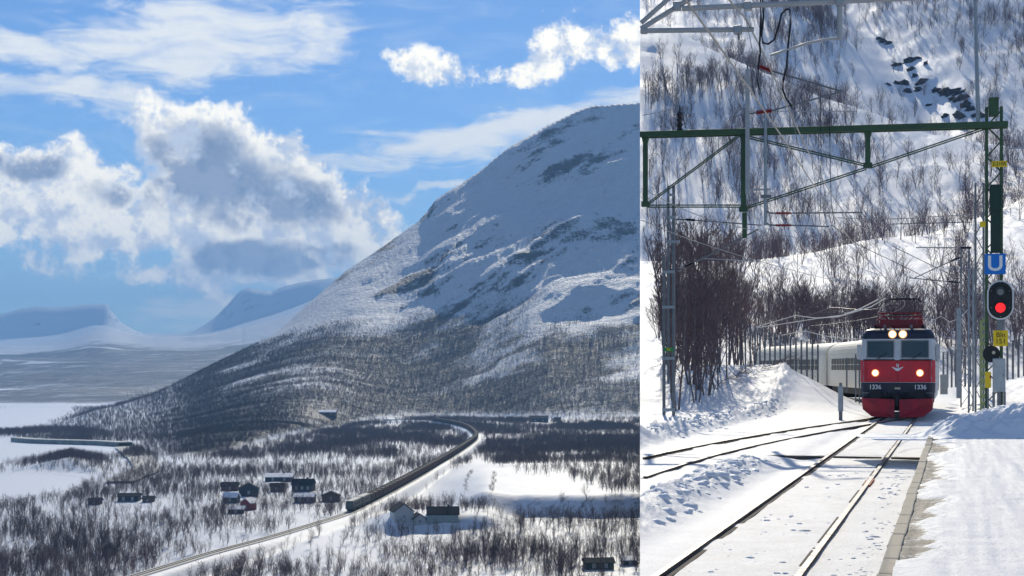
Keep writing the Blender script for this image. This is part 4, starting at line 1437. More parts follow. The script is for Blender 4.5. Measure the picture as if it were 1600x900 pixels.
text('writing', 'Bln', h_ * 0.44, M['black_s'], (cx, FY - 0.033, cz + h_ * 0.20), (R(90), 0, 0), o, 0.004)
text('writing', '151', h_ * 0.44, M['black_s'], (cx, FY - 0.033, cz - h_ * 0.20), (R(90), 0, 0), o, 0.004)
o, cx, cz, w_, h_ = plate_sign('mast_number', 1549, 1573.5, 251, 261.5, M['yellow_s'], 'small yellow number plate high on the green mast')
text('writing', '2-210A', h_ * 0.85, M['black_s'], (cx, FY - 0.033, cz), (R(90), 0, 0), o, 0.003, sx=0.82)
o, cx, cz, w_, h_ = plate_sign('small_plate', 1531, 1540, 346, 355, M['yellow_s'], 'tiny yellow plate left of the dark green mast box')

sg_ = frame('railway_signal')
tag(sg_, 'oval black railway signal with white rim showing a red light', 'signal')
c_ = onf(1563, 469)
hw, hh_ = 0.375, 0.60
def stadium(w2, h2, n=14):
    out = []
    for k_ in range(n + 1):
        a = math.pi * k_ / n
        out.append((c_.x + w2 * math.cos(a), c_.z + (h2 - w2) + w2 * math.sin(a)))
    for k_ in range(n + 1):
        a = math.pi + math.pi * k_ / n
        out.append((c_.x + w2 * math.cos(a), c_.z - (h2 - w2) + w2 * math.sin(a)))
    return out
YS = FY - 0.10
MB().prism(stadium(hw + 0.035, hh_ + 0.035), YS + 0.01, YS + 0.06).build('rim', M['white_s'], sg_)
MB().prism(stadium(hw - 0.012, hh_ - 0.012), YS - 0.02, YS + 0.01).build('backboard', M['black_s'], sg_)
MB().box(c_.x - 0.12, c_.x + 0.12, YS + 0.06, UP - 0.1, c_.z - 0.3, c_.z + 0.3).build('housing', M['black_s'], sg_, 0.02)
for y, mt, nm in ((455, 'lamp_off', 'lamp_unlit'), (481, 'red_on', 'lamp_lit')):
    z = onf(1563, y).z
    la = MB().disc((c_.x, z), 0.155, YS - 0.035, YS - 0.02, 24).build('lamp', M[mt], sg_)
    la['label'] = 'lit red lamp' if mt == 'red_on' else 'unlit dark lamp'
    hd = MB()
    n = 20
    vs_, fs = [], []
    for k_ in range(n + 1):
        a = R(-25) + R(230) * k_ / n
        for rr, yy in ((0.175, YS - 0.02), (0.175, YS - 0.17), (0.163, YS - 0.17), (0.163, YS - 0.02)):
            vs_.append((c_.x + rr * math.cos(a), yy, z + rr * math.sin(a)))
    for k_ in range(n):
        for m_ in range(4):
            fs.append((k_ * 4 + m_, k_ * 4 + (m_ + 1) % 4, k_ * 4 + 4 + (m_ + 1) % 4, k_ * 4 + 4 + m_))
    hd.add(vs_, fs)
    hd.build('hood', M['black_s'], la)
    if mt == 'lamp_off':
        MB().disc((c_.x, z - 0.03), 0.10, YS - 0.042, YS - 0.036, 18).build('lens', M['lens'], la)
for x, y in ((1563, 442), (1549, 455), (1577, 455), (1549, 481), (1577, 481), (1563, 495)):
    q = onf(x, y)
    MB().disc((q.x, q.z), 0.012, YS - 0.028, YS - 0.02, 8).build('bolt', M['galv'], sg_)
MB().box(c_.x - 0.11, c_.x + 0.11, FY - 0.06, FY + 0.06, onf(1563, 516).z, c_.z - hh_ - 0.02).build('neck', M['galvd'], sg_, 0.01)

cb = frame('equipment_box')
a, b = onf(1551, 612), onf(1571, 560)
MB().box(a.x, b.x, FY - 0.14, FY + 0.05, a.z, b.z).build('case', M['cabinet'], cb, 0.015)
MB().box(a.x + 0.03, b.x - 0.03, FY - 0.155, FY - 0.14, a.z + 0.04, b.z - 0.04).build('door', M['cabinet'], cb, 0.006)
MB().box(b.x - 0.08, b.x - 0.06, FY - 0.175, FY - 0.155, (a.z + b.z) / 2 - 0.05, (a.z + b.z) / 2 + 0.05).build('latch', M['galvd'], cb)
MB().box((a.x + b.x) / 2 - 0.06, (a.x + b.x) / 2 + 0.06, FY - 0.05, FY + 0.05, 0.0, a.z).build('stand', M['galvd'], cb)
MB().box(a.x - 0.01, a.x + 0.07, FY - 0.1, FY, -0.1, a.z).box(b.x - 0.07, b.x + 0.01, FY - 0.1, FY, -0.1, a.z).build('leg', M['galvd'], cb)
tag(cb, 'pale grey equipment box under the yellow sign', 'equipment box')
yb = frame('yellow_box')
a, b = onf(1539, 606), onf(1548.5, 581)
MB().box(a.x, b.x, FY - 0.12, FY, a.z, b.z).build('case', M['yellow_s'], yb, 0.02)
MB().add([(b.x + 0.002, FY - 0.122, b.z - 0.12), (b.x - 0.06, FY - 0.122, b.z - 0.12), (b.x + 0.002, FY - 0.122, b.z - 0.3)], [(0, 1, 2)]).build('mark', M['insul'], yb)
MB().box((a.x + b.x) / 2 - 0.03, (a.x + b.x) / 2 + 0.03, FY - 0.06, FY, -0.1, a.z).build('stand', M['galvd'], yb)
tag(yb, 'small yellow box left of the grey equipment box', 'box')
ds = frame('round_sign')
q = onf(1549, 553)
MB().disc((q.x, q.z), 0.27, FY - 0.02, FY + 0.02, 28).build('disc', M['black_s'], ds)
MB().disc((onf(1551, 550).x + 0.03, onf(1551, 551).z), 0.055, FY - 0.05, FY - 0.02, 14).build('reflector', M['kerbstone'], ds)
MB().bar((q.x, FY + 0.02, q.z), (q.x, UP - 0.09, q.z), 0.05).build('bracket', M['galvd'], ds)
tag(ds, 'round black disc seen edge to the green mast beside the grey box', 'disc')

# cabinets and posts near the track
def marker(name, x, y0, y1, D_, w_, mat, label, cap=None, cat='post', group=None):
    p = at(x, y1, D_)
    u_, v_ = UV(p.x, p.y)
    o = frame(name, u_, v_, 0)
    zb, zt = p.z - 0.3, EYE + (HORIZ - y0) / F * D_
    MB().box(-w_ / 2, w_ / 2, -w_ * 0.35, w_ * 0.35, zb, zt).build('body', mat, o, 0.02)
    if cap:
        MB().box(-w_ * 0.3, w_ * 0.3, -w_ * 0.3, w_ * 0.3, zt, zt + 0.14).build('cap', cap, o, 0.02)
        MB().box(-w_ * 0.36, w_ * 0.36, -w_ * 0.25, w_ * 0.25, zb - 0.4, zb + 0.3).build('foot', M['galvd'], o)
    return tag(o, label, cat, group)
marker('marker_post', 1313.5, 603, 632, 66, 0.21, M['galv'], 'short grey marker post with dark cap left of the train', M['galvd'])
marker('track_cabinet', 1475, 585, 608, 88, 0.42, M['cabinet'], 'pale grey cabinet standing just right of the train', None, 'cabinet')
for x, y0, y1, lb in ((1323, 559, 605, 'thin dark post before the cream coach, leftmost of three'), (1337, 553, 622, 'thin dark post before the cream coach, middle of three'), (1343, 560, 622, 'thin dark post before the cream coach, nearest the train')):
    marker('thin_post', x, y0, y1, 88, 0.09, M['galvd'], lb, None, 'post', 'thin posts before the coach')

# fences
def fence(name, pts, D0, D1, h0, n, label, nmesh=1):
    root = empty(name, (0, 0, 0))
    P_ = []
    for i in range(n + 1):
        t = i / n
        k_ = min(int(t * (len(pts) - 1)), len(pts) - 2)
        f_ = t * (len(pts) - 1) - k_
        x, y = pts[k_][0] + (pts[k_ + 1][0] - pts[k_][0]) * f_, pts[k_][1] + (pts[k_ + 1][1] - pts[k_][1]) * f_
        P_.append(at(x, y, D0 + (D1 - D0) * t))
    for p in P_:
        MB().box(p.x - 0.05, p.x + 0.05, p.y - 0.04, p.y + 0.04, p.z - 1.2, p.z + h0).build('fence_post', M['galvd'], root)
    mw_ = MB()
    for a, b in zip(P_[:-1], P_[1:]):
        m_ = 9
        for i in range(m_):
            for s0, s1 in ((0, 1), (1, 0)):
                z0 = h0 * (i / m_)
                A_ = a.lerp(b, 0.0) + Vector((0, 0, z0 + s0 * h0 / m_))
                B_ = a.lerp(b, 1.0) + Vector((0, 0, z0 + s1 * h0 / m_))
                mw_.bar(A_, B_, 0.008)
        for i in range(1, 6):
            c_ = a.lerp(b, i / 6)
            mw_.bar(c_, c_ + Vector((0, 0, h0)), 0.006)
    mw_.build('wire_netting', M['galvd'], root)['kind'] = 'stuff'
    return tag(root, label, 'fence')
fence('netting_fence', [(1157, 562), (1195, 576), (1235, 588), (1278, 600)], 99, 97, 2.5, 15, 'tall grey netting fence on the bank in front of the coaches')
fence('snow_fence', [(1474, 577), (1500, 573), (1532, 570)], 98, 84, 1.1, 8, 'low grey netting fence right of the train behind the masts')
fence('far_snow_fence', [(1574, 560), (1600, 553), (1640, 545)], 84, 80, 0.9, 6, 'grey netting fence on the snow bank behind the signal')

# fallen branches on the bank
fb_ = [(1110, 600, 84, 1.5), (1130, 606, 86, 2.0), (1152, 608, 87, 2.0), (1172, 606, 88, 1.8), (1193, 596, 92, 2.0), (1216, 590, 94, 1.8), (1230, 596, 93, 1.2)]
for i, (x, y, D_, L) in enumerate(fb_):
    p = at(x, y, D_)
    gz_ = ground_z(p.x, p.y)
    o = empty('cut_branch', (p.x, p.y, gz_ + 0.1), random.uniform(-0.6, 0.6))
    o.rotation_euler = (random.uniform(-0.2, 0.2), R(random.choice([62, 70, 78])), random.uniform(-0.5, 0.5))
    o.scale = (L / 6 * 0.9,) * 3
    link(bpy.data.objects.new('stem', far_protos[i % 7][0]), o)
    link(bpy.data.objects.new('twigs', far_protos[i % 7][1]), o)
    tag(o, 'fallen leafless branch lying in the cut brush on the snowy bank', 'branch', 'cut brush on the bank')

# ================================================================== THE TRAIN
M['red'] = material('train_red', (0.60, 0.018, 0.035), 0.38, noise=0.16, scale=1.6)
M['navy'] = material('train_navy', (0.018, 0.024, 0.045), 0.4, noise=0.15, scale=3)
M['trainwhite'] = material('train_grey_white', (0.56, 0.58, 0.60), 0.5, noise=0.14, scale=1.4)
M['cream'] = material('coach_cream', (0.84, 0.80, 0.67), 0.5, noise=0.05, scale=1.2)
M['creamroof'] = material('coach_roof', (0.80, 0.76, 0.64), 0.6, noise=0.08, scale=1.0)
M['glass'] = material('cab_glass', (0.035, 0.06, 0.055), 0.08, spec=0.8)
M['coachglass'] = material('coach_glass', (0.09, 0.085, 0.07), 0.5, spec=0.1)
M['under'] = material('underframe_black', (0.018, 0.018, 0.02), 0.7, noise=0.3, scale=4)
M['redframe'] = material('roof_red', (0.30, 0.03, 0.035), 0.5, noise=0.2, scale=4)
M['plough'] = material('plough_red', (0.34, 0.012, 0.028), 0.5, noise=0.25, scale=2.5)

def loft(levels, y_back, cham=0.22):
    """plan outlines with chamfered front corners at each (z, half width, front y)"""
    vs_, fs = [], []
    for z, hw_, yf in levels:
        vs_ += [(-hw_, y_back, z), (-hw_, yf + cham, z), (-hw_ + cham * 0.45, yf + cham * 0.35, z), (-hw_ + cham, yf, z),
                (hw_ - cham, yf, z), (hw_ - cham * 0.45, yf + cham * 0.35, z), (hw_, yf + cham, z), (hw_, y_back, z)]
    n = 8
    for i in range(len(levels) - 1):
        for k_ in range(n):
            fs.append((i * n + k_, i * n + (k_ + 1) % n, (i + 1) * n + (k_ + 1) % n, (i + 1) * n + k_))
    fs += [tuple(range(n)), tuple(reversed(range((len(levels) - 1) * n, len(levels) * n)))]
    return MB().add(vs_, fs)

loco = frame('locomotive', 67.3, V_C, RT)
tag(loco, 'red, white and dark blue electric locomotive with lit headlights and raised pantograph', 'locomotive')
LL = 15.4
loft([(0.80, 1.50, 0.40), (1.6, 1.52, 0.40), (3.40, 1.52, 0.50)], LL).build('body', M['trainwhite'], loco, 0.03)
loft([(0.72, 1.50, 0.05), (1.56, 1.54, 0.03)], 0.62).build('lower_front', M['navy'], loco, 0.015)
loft([(1.575, 1.545, 0.02), (2.50, 1.545, 0.02)], 0.62).build('front_band', M['red'], loco, 0.015)
loft([(1.558, 1.548, 0.012), (1.574, 1.548, 0.012)], 0.6).build('trim_strip', M['trainwhite'], loco)
wf = loft([(2.515, 1.54, 0.02), (3.43, 1.49, 0.16)], 0.62).build('window_front', M['trainwhite'], loco, 0.015)
loft([(3.445, 1.50, 0.13), (3.66, 1.47, 0.17), (3.80, 1.36, 0.28), (3.87, 1.15, 0.45)], 1.6).build('roof_front', M['navy'], loco, 0.01)
MB().prism([(-1.5, 3.40), (-1.5, 3.58), (-1.32, 3.78), (-0.95, 3.88), (0.95, 3.88), (1.32, 3.78), (1.5, 3.58), (1.5, 3.40)], 1.6, LL).build('roof', M['navy'], loco)
def front_y(z):
    return 0.02 + (z - 2.515) * 0.153
for sg in (-1, 1):
    x0, x1 = sorted((sg * 0.19, sg * 1.24))
    z0, z1 = 2.66, 3.31
    def slab(mb, x0, x1, z0, z1, d0, d1):
        return mb.add([(x0, front_y(z0) - d0, z0), (x1, front_y(z0) - d0, z0), (x1, front_y(z1) - d0, z1), (x0, front_y(z1) - d0, z1),
                       (x0, front_y(z0) + d1, z0), (x1, front_y(z0) + d1, z0), (x1, front_y(z1) + d1, z1), (x0, front_y(z1) + d1, z1)],
                      [(0, 1, 2, 3), (7, 6, 5, 4), (0, 4, 5, 1), (1, 5, 6, 2), (2, 6, 7, 3), (3, 7, 4, 0)])
    wn = slab(MB(), x0, x1, z0, z1, 0.012, 0.02).build('windscreen', M['glass'], loco, 0.02)
    fr = MB()
    t_ = 0.045
    slab(fr, x0 - t_, x1 + t_, z1, z1 + t_, 0.03, 0.01)
    slab(fr, x0 - t_, x1 + t_, z0 - t_, z0, 0.03, 0.01)
    slab(fr, x0 - t_, x0, z0, z1, 0.03, 0.01)
    slab(fr, x1, x1 + t_, z0, z1, 0.03, 0.01)
    fr.build('frame', M['galvd'], wn)
    MB().bar((sg * 0.72 - 0.1, front_y(2.6) - 0.05, 2.58), (sg * 0.72 + 0.28, front_y(2.85) - 0.05, 2.83), 0.03).build('wiper', M['black_s'], loco)
    MB().tube([(sg * 0.12, -0.06, 2.535), (sg * 1.42, -0.06, 2.535)], 0.022, 6).build('handrail', M['black_s'], loco)
    hl = MB().disc((sg * 0.92, 1.97), 0.105, -0.05, 0.02, 20).build('headlight', M['head_on'], loco)
    MB().disc((sg * 0.92, 1.97), 0.155, -0.035, 0.02, 20).build('reflector', M['lamp_glow'], hl)  # added ring carrying the headlight's orange halo as emission
    hl = MB().disc((sg * 0.215, 3.62), 0.125, 0.08, 0.20, 20).build('headlight', M['head_on'], loco)
    MB().disc((sg * 0.215, 3.62), 0.175, 0.095, 0.2, 20).build('reflector', M['lamp_glow'], hl)  # same halo ring round the roof headlight
    text('number', '1336', 0.27, M['white_s'], (sg * 0.93, 0.02, 1.36), (R(90), 0, 0), loco, 0.004, sx=0.95, off=0.006)
    bf = MB().tube([(sg * 0.88, 0.05, 1.02), (sg * 0.88, -0.38, 1.02)], 0.10, 12).build('buffer', M['under'], loco)
    MB().tube([(sg * 0.88, -0.38, 1.02), (sg * 0.88, -0.44, 1.02)], 0.235, 20).build('buffer_plate', M['under'], bf)
    pa = MB()
    pa.add([(sg * 0.10, -0.78, 0.86), (sg * 1.42, -0.30, 0.90), (sg * 1.50, -0.05, 0.90), (sg * 1.44, -0.12, 0.42), (sg * 1.05, -0.42, 0.12), (sg * 0.10, -0.86, 0.10),
            (sg * 0.10, -0.70, 0.86), (sg * 1.42, -0.22, 0.90), (sg * 1.50, 0.03, 0.90), (sg * 1.44, -0.04, 0.42), (sg * 1.05, -0.34, 0.12), (sg * 0.10, -0.78, 0.10)],
           [(0, 1, 2, 3, 4, 5), (11, 10, 9, 8, 7, 6), (0, 6, 7, 1), (1, 7, 8, 2), (2, 8, 9, 3), (3, 9, 10, 4), (4, 10, 11, 5), (5, 11, 6, 0)])
    pa.build('plough', M['plough'], loco)
    mi_ = MB().box(min(sg * 1.56, sg * 1.74), max(sg * 1.56, sg * 1.74), 0.95, 1.05, 2.55, 3.2).build('mirror', M['trainwhite'], loco, 0.02)
    MB().bar((sg * 1.50, 1.0, 3.0), (sg * 1.60, 1.0, 3.0), 0.04).build('mirror_arm', M['galvd'], mi_)
    sw = MB().box(min(sg * 1.515, sg * 1.53), max(sg * 1.515, sg * 1.53), 1.2, 1.75, 2.6, 3.25).build('side_window', M['glass'], loco)
    MB().box(min(sg * 1.515, sg * 1.535), max(sg * 1.515, sg * 1.535), 1.95, 2.55, 1.1, 3.2).build('side_door', M['galv'], loco, 0.01)
    for i in range(5):
        MB().box(min(sg * 1.515, sg * 1.54), max(sg * 1.515, sg * 1.54), 4.0 + i * 1.7, 5.3 + i * 1.7, 2.5, 3.1).build('side_grille', M['galvd'], loco)
    for y in (3.0, 5.7, 10.2, 12.9):
        wh = MB()
        n = 20
        wh.tube([(sg * 0.70, y, 0.65), (sg * 0.84, y, 0.65)], 0.65, 20)
        wh.build('wheel', M['under'], loco)
MB().box(-0.12, 0.12, -0.02, 0.06, 1.27, 1.36).build('maker_plate', M['kerbstone'], loco)
MB().box(-0.14, 0.14, -0.65, 0.1, 0.85, 1.12).box(-0.07, 0.07, -0.78, -0.6, 0.55, 1.05).build('coupler', M['under'], loco, 0.02)
MB().box(-1.42, 1.42, -0.10, 0.5, 0.55, 0.95).build('buffer_beam', M['under'], loco, 0.03)
for y0 in (2.0, 9.2):
    MB().box(-1.25, -0.86, y0, y0 + 4.7, 0.42, 0.95).box(0.86, 1.25, y0, y0 + 4.7, 0.42, 0.95).box(-0.6, 0.6, y0 + 0.5, y0 + 4.2, 0.3, 0.9).build('bogie', M['under'], loco, 0.03)
MB().box(-1.3, 1.3, 7.0, 9.0, 0.45, 0.9).build('transformer', M['under'], loco, 0.04)
for x in (-0.42, -0.28, 0.28, 0.42):
    MB().tube([(x, 0.0, 1.14), (x, -0.22, 1.02), (x, -0.26, 0.72), (x * 0.8, -0.30, 0.55)], 0.026, 6).build('brake_hose', M['under'], loco)
for sg in (-1, 1):
    MB().box(min(sg * 1.18, sg * 1.46), max(sg * 1.18, sg * 1.46), -0.16, 0.02, 1.10, 1.14).build('step', M['galvd'], loco)
    MB().tube([(sg * 1.40, -0.02, 1.62), (sg * 1.40, -0.08, 1.70), (sg * 1.40, -0.08, 2.36), (sg * 1.40, -0.02, 2.44)], 0.017, 6).build('grab_rail', M['galv'], loco)
    MB().tube([(sg * 0.55, 0.9, 3.95), (sg * 0.55, 0.55, 3.97)], [0.03, 0.07], 8).build('horn', M['galvd'], loco)
    MB().disc((sg * 0.92, 1.14), 0.07, 0.02, 0.06, 12).build('lower_lamp', M['lamp_off'], loco)
MB().box(-0.012, 0.012, 0.008, 0.03, 1.60, 2.49).box(-1.30, -1.29, 0.008, 0.03, 1.60, 2.49).box(1.29, 1.30, 0.008, 0.03, 1.60, 2.49).build('panel_seam', M['plough'], loco)
# winged wheel with letters on the red band
em = MB()
for sg in (-1, 1):
    for k_, (l_, z_) in enumerate(((0.24, 2.20), (0.19, 2.155), (0.13, 2.11))):
        em.add([(sg * 0.03, 0.005, z_ - 0.07), (sg * 0.03, 0.005, z_ - 0.03), (sg * l_, 0.005, z_ + 0.035), (sg * (l_ - 0.02), 0.005, z_ - 0.005)], [(0, 1, 2, 3)])
em.disc((0, 2.11), 0.055, 0.0, 0.02, 14)
em.build('emblem', M['white_s'], loco)
text('emblem_letters', 'SJ', 0.17, M['white_s'], (0.0, 0.006, 2.285), (R(90), 0, 0), loco, 0.004, off=0.005)
# roof gear
rf = MB()
for x in (-1.0, -0.45, 0.45, 1.0):
    rf.box(x - 0.04, x + 0.04, 1.7, 6.2, 4.02, 4.10)
for y in (1.7, 2.6, 3.6, 4.8, 6.2):
    rf.box(-1.04, 1.04, y - 0.04, y + 0.04, 4.025, 4.095)
rf.box(-0.75, 0.75, 2.0, 2.5, 4.10, 4.30).box(-0.9, 0.9, 4.0, 4.3, 4.1, 4.36)
rf.build('roof_frame', M['redframe'], loco)
for x in (-1.0, 1.0):
    for y in (1.9, 3.6, 5.8):
        insulator(loco, (x, y, 3.80), (x, y, 4.05), M['porc'], 0.10, 3, 'roof_insulator')
pg = MB()
for sg in (-1, 1):
    pg.tube([(sg * 0.62, 2.0, 4.40), (sg * 1.02, 3.3, 4.34), (sg * 0.62, 5.4, 4.42)], 0.032, 6)
    pg.tube([(sg * 0.95, 3.0, 4.12), (sg * 0.90, 3.0, 4.52), (sg * 0.5, 2.4, 4.60)], 0.03, 6)
    pg.tube([(sg * 0.30, 2.1, 4.15), (sg * 0.75, 2.4, 4.56)], 0.028, 6)
    pg.tube([(sg * 0.95, 5.3, 4.12), (sg * 0.88, 5.0, 4.50)], 0.03, 6)
pg.tube([(-0.9, 2.4, 4.60), (0.9, 2.4, 4.60)], 0.03, 6)
pg.tube([(-0.8, 2.0, 4.42), (0.8, 2.0, 4.42)], 0.03, 6)
pg.tube([(-0.85, 5.2, 4.52), (0.85, 5.2, 4.52)], 0.03, 6)
pg.tube([(-0.05, 1.75, 4.05), (-0.05, 1.75, 4.45)], 0.03, 6)
pg.build('folded_pantograph', M['redframe'], loco)
pu_ = MB()
for sg in (-1, 1):
    pu_.tube([(sg * 0.52, 7.6, 4.15), (sg * 0.50, 8.9, 4.75), (sg * 0.49, 7.9, 5.42)], 0.026, 6)
    pu_.tube([(sg * 0.50, 7.9, 5.45), (sg * 0.72, 7.9, 5.42), (sg * 0.86, 7.9, 5.28)], 0.024, 6)
pu_.tube([(-0.50, 7.9, 5.46), (0.50, 7.9, 5.46)], 0.03, 6)
pu_.tube([(-0.50, 8.15, 5.45), (0.50, 8.15, 5.45)], 0.03, 6)
pu_.tube([(-0.52, 8.9, 4.75), (0.52, 8.9, 4.75)], 0.02, 6)
pu_.tube([(-0.52, 7.6, 4.15), (0.50, 8.9, 4.75)], 0.018, 6)
pu_.box(-0.6, 0.6, 7.3, 8.4, 4.0, 4.12)
pu_.build('pantograph', M['under'], loco)

def coach(name, pA, pB, label, seed):
    A_, B_ = Vector(pA), Vector(pB)
    d = (B_ - A_)
    L = d.length
    o = empty(name, (A_.x, A_.y, RT), -math.atan2(d.x, d.y))
    body = [(-1.53, 0.95), (-1.55, 1.2), (-1.55, 3.10), (1.55, 3.10), (1.55, 1.2), (1.53, 0.95)]
    MB().prism(body, 0.25, L - 0.25).build('body', M['cream'], o, 0.03)
    rp_ = [(-1.56, 3.10)] + [(-1.56 * math.cos(a), 3.12 + 0.88 * math.sin(a) ** 0.8) for a in [math.pi * k_ / 14 for k_ in range(1, 14)]] + [(1.56, 3.10)]
    MB().prism(rp_, 0.22, L - 0.22).build('roof', M['creamroof'], o)
    n = int((L - 3.6) / 1.25)
    for i in range(n):
        y = 2.2 + i * (L - 4.0) / n
        w0 = MB().box(-1.575, -1.545, y, y + 0.95, 2.05, 2.80).build('window', M['coachglass'], o)
        MB().box(-1.59, -1.575, y - 0.04, y + 0.99, 2.38, 2.42).build('glazing_bar', M['cream'], w0)
    for y in (0.5, L - 1.3):
        MB().box(-1.57, -1.548, y, y + 0.8, 1.1, 2.95).build('door', M['creamroof'], o, 0.01)
    MB().box(-1.3, 1.3, 0.6, L - 0.6, 0.55, 0.95).build('underframe', M['under'], o)
    for y in (2.8, L - 2.8):
        MB().box(-1.15, 1.15, y - 1.5, y + 1.5, 0.2, 0.7).build('bogie', M['under'], o, 0.05)
    MB().box(-0.7, 0.7, -0.15, 0.25, 1.1, 3.0).build('gangway', M['under'], o)
    return tag(o, label, 'railway coach')
coach('coach', (21.9, 84.2, 0), (23.6, 107.2, 0), 'cream coach directly behind the red locomotive', 1)
coach('coach', (23.6, 107.8, 0), (22.3, 131.5, 0), 'farther cream coach behind the netting fence on the bank', 2)

# ================================================================== ROCKS IN THE GULLY
M['rock'] = material('dark_rock', (0.045, 0.047, 0.053), 0.95, noise=0.7, scale=1.2, bump=0.6)
def hill_at(x, y):
    j = int(np.argmin(np.abs(XR - x)))
    col_ = Yp[:, j]
    far_i = np.nonzero((DR > 300) & (col_ <= y))[0]
    i = far_i[0] if len(far_i) else len(DR) - 1
    return Vector(P2[i, j])
def rock_mesh(i):
    bm = bmesh.new()
    bmesh.ops.create_icosphere(bm, subdivisions=2, radius=1.0)
    r = random.Random(900 + i)
    for v in bm.verts:
        v.co = Vector((round(v.co.x * 2.2) / 2.2, round(v.co.y * 2.2) / 2.2, round(v.co.z * 2.6) / 2.6)) * 0.5 + v.co * 0.5
        v.co *= r.uniform(0.55, 1.3)
    me = bpy.data.meshes.new('rock')
    bm.to_mesh(me)
    bm.free()
    me.materials.append(M['rock'])
    return me
rocks = [rock_mesh(i) for i in range(6)]
rk_list = [(1381, 68, 8, 6), (1388, 72, 6, 4), (1372, 64, 5, 4), (1404, 103, 10, 5), (1421, 99, 12, 9), (1432, 93, 6, 4), (1446, 101, 4, 6), (1425, 112, 7, 5), (1402, 135, 9, 4), (1415, 134, 10, 7), (1388, 136, 6, 3),
           (1418, 148, 6, 7), (1436, 148, 8, 5), (1440, 136, 9, 6), (1430, 122, 5, 6), (1466, 141, 9, 5), (1476, 147, 12, 7), (1488, 149, 12, 6), (1498, 146, 10, 5), (1502, 158, 11, 7), (1510, 166, 10, 8), (1518, 174, 10, 8),
           (1524, 182, 9, 6), (1502, 186, 12, 7), (1490, 160, 8, 4), (1536, 186, 8, 5), (1478, 188, 7, 5), (1450, 168, 6, 3)]
for i, (x, y, wx, wz) in enumerate(rk_list):
    p = hill_at(x, y)
    sc = p.y / F
    o = bpy.data.objects.new('rock', rocks[i % 6])
    link(o)
    o.location = p
    o.scale = (wx * sc * 1.2, max(wx, wz) * sc * 0.8, wz * sc * 1.2)
    o.location.z -= wz * sc * 0.35
    o.rotation_euler = (random.uniform(-0.3, 0.3), random.uniform(-0.7, 0.9), random.uniform(-0.5, 0.5))
    lb = 'dark rock of the larger outcrop just left of the aerial pole' if 1460 < x else 'dark boulder bare of snow in the steep gully'
    tag(o, lb, 'rock', 'rocks of the outcrop by the pole' if 1460 < x else 'boulders in the gully')

# ================================================================== THINGS IN THE VALLEY
def valley_at(x, y):
    j = int(np.argmin(np.abs(XL - x)))
    col_ = PXy[:, j]
    i = np.nonzero(col_ <= y)[0]
    return Vector(PV[i[0] if len(i) else -1, j])
M['w_white'] = material('wall_pale', (0.50, 0.52, 0.52), 0.7, noise=0.1, scale=1.5)
M['w_teal'] = material('wall_grey_green', (0.26, 0.34, 0.34), 0.7, noise=0.12, scale=1.5)
M['w_red'] = material('wall_red', (0.22, 0.03, 0.03), 0.7, noise=0.15, scale=1.5)
M['w_dark'] = material('wall_dark', (0.035, 0.045, 0.06), 0.7, noise=0.2, scale=1.5)
M['w_brown'] = material('wall_brown', (0.10, 0.065, 0.055), 0.75, noise=0.2, scale=1.5)
M['w_green'] = material('wall_green', (0.02, 0.055, 0.045), 0.7, noise=0.2, scale=1.5)
M['r_dark'] = material('roof_dark', (0.03, 0.034, 0.04), 0.9, noise=0.2, scale=1.0, spec=0.05)
M['r_snow'] = material('roof_snow', (0.82, 0.84, 0.88), 0.7, bump=0.1, scale=1.0)
M['pane'] = material('window_pane', (0.30, 0.34, 0.36), 0.15)
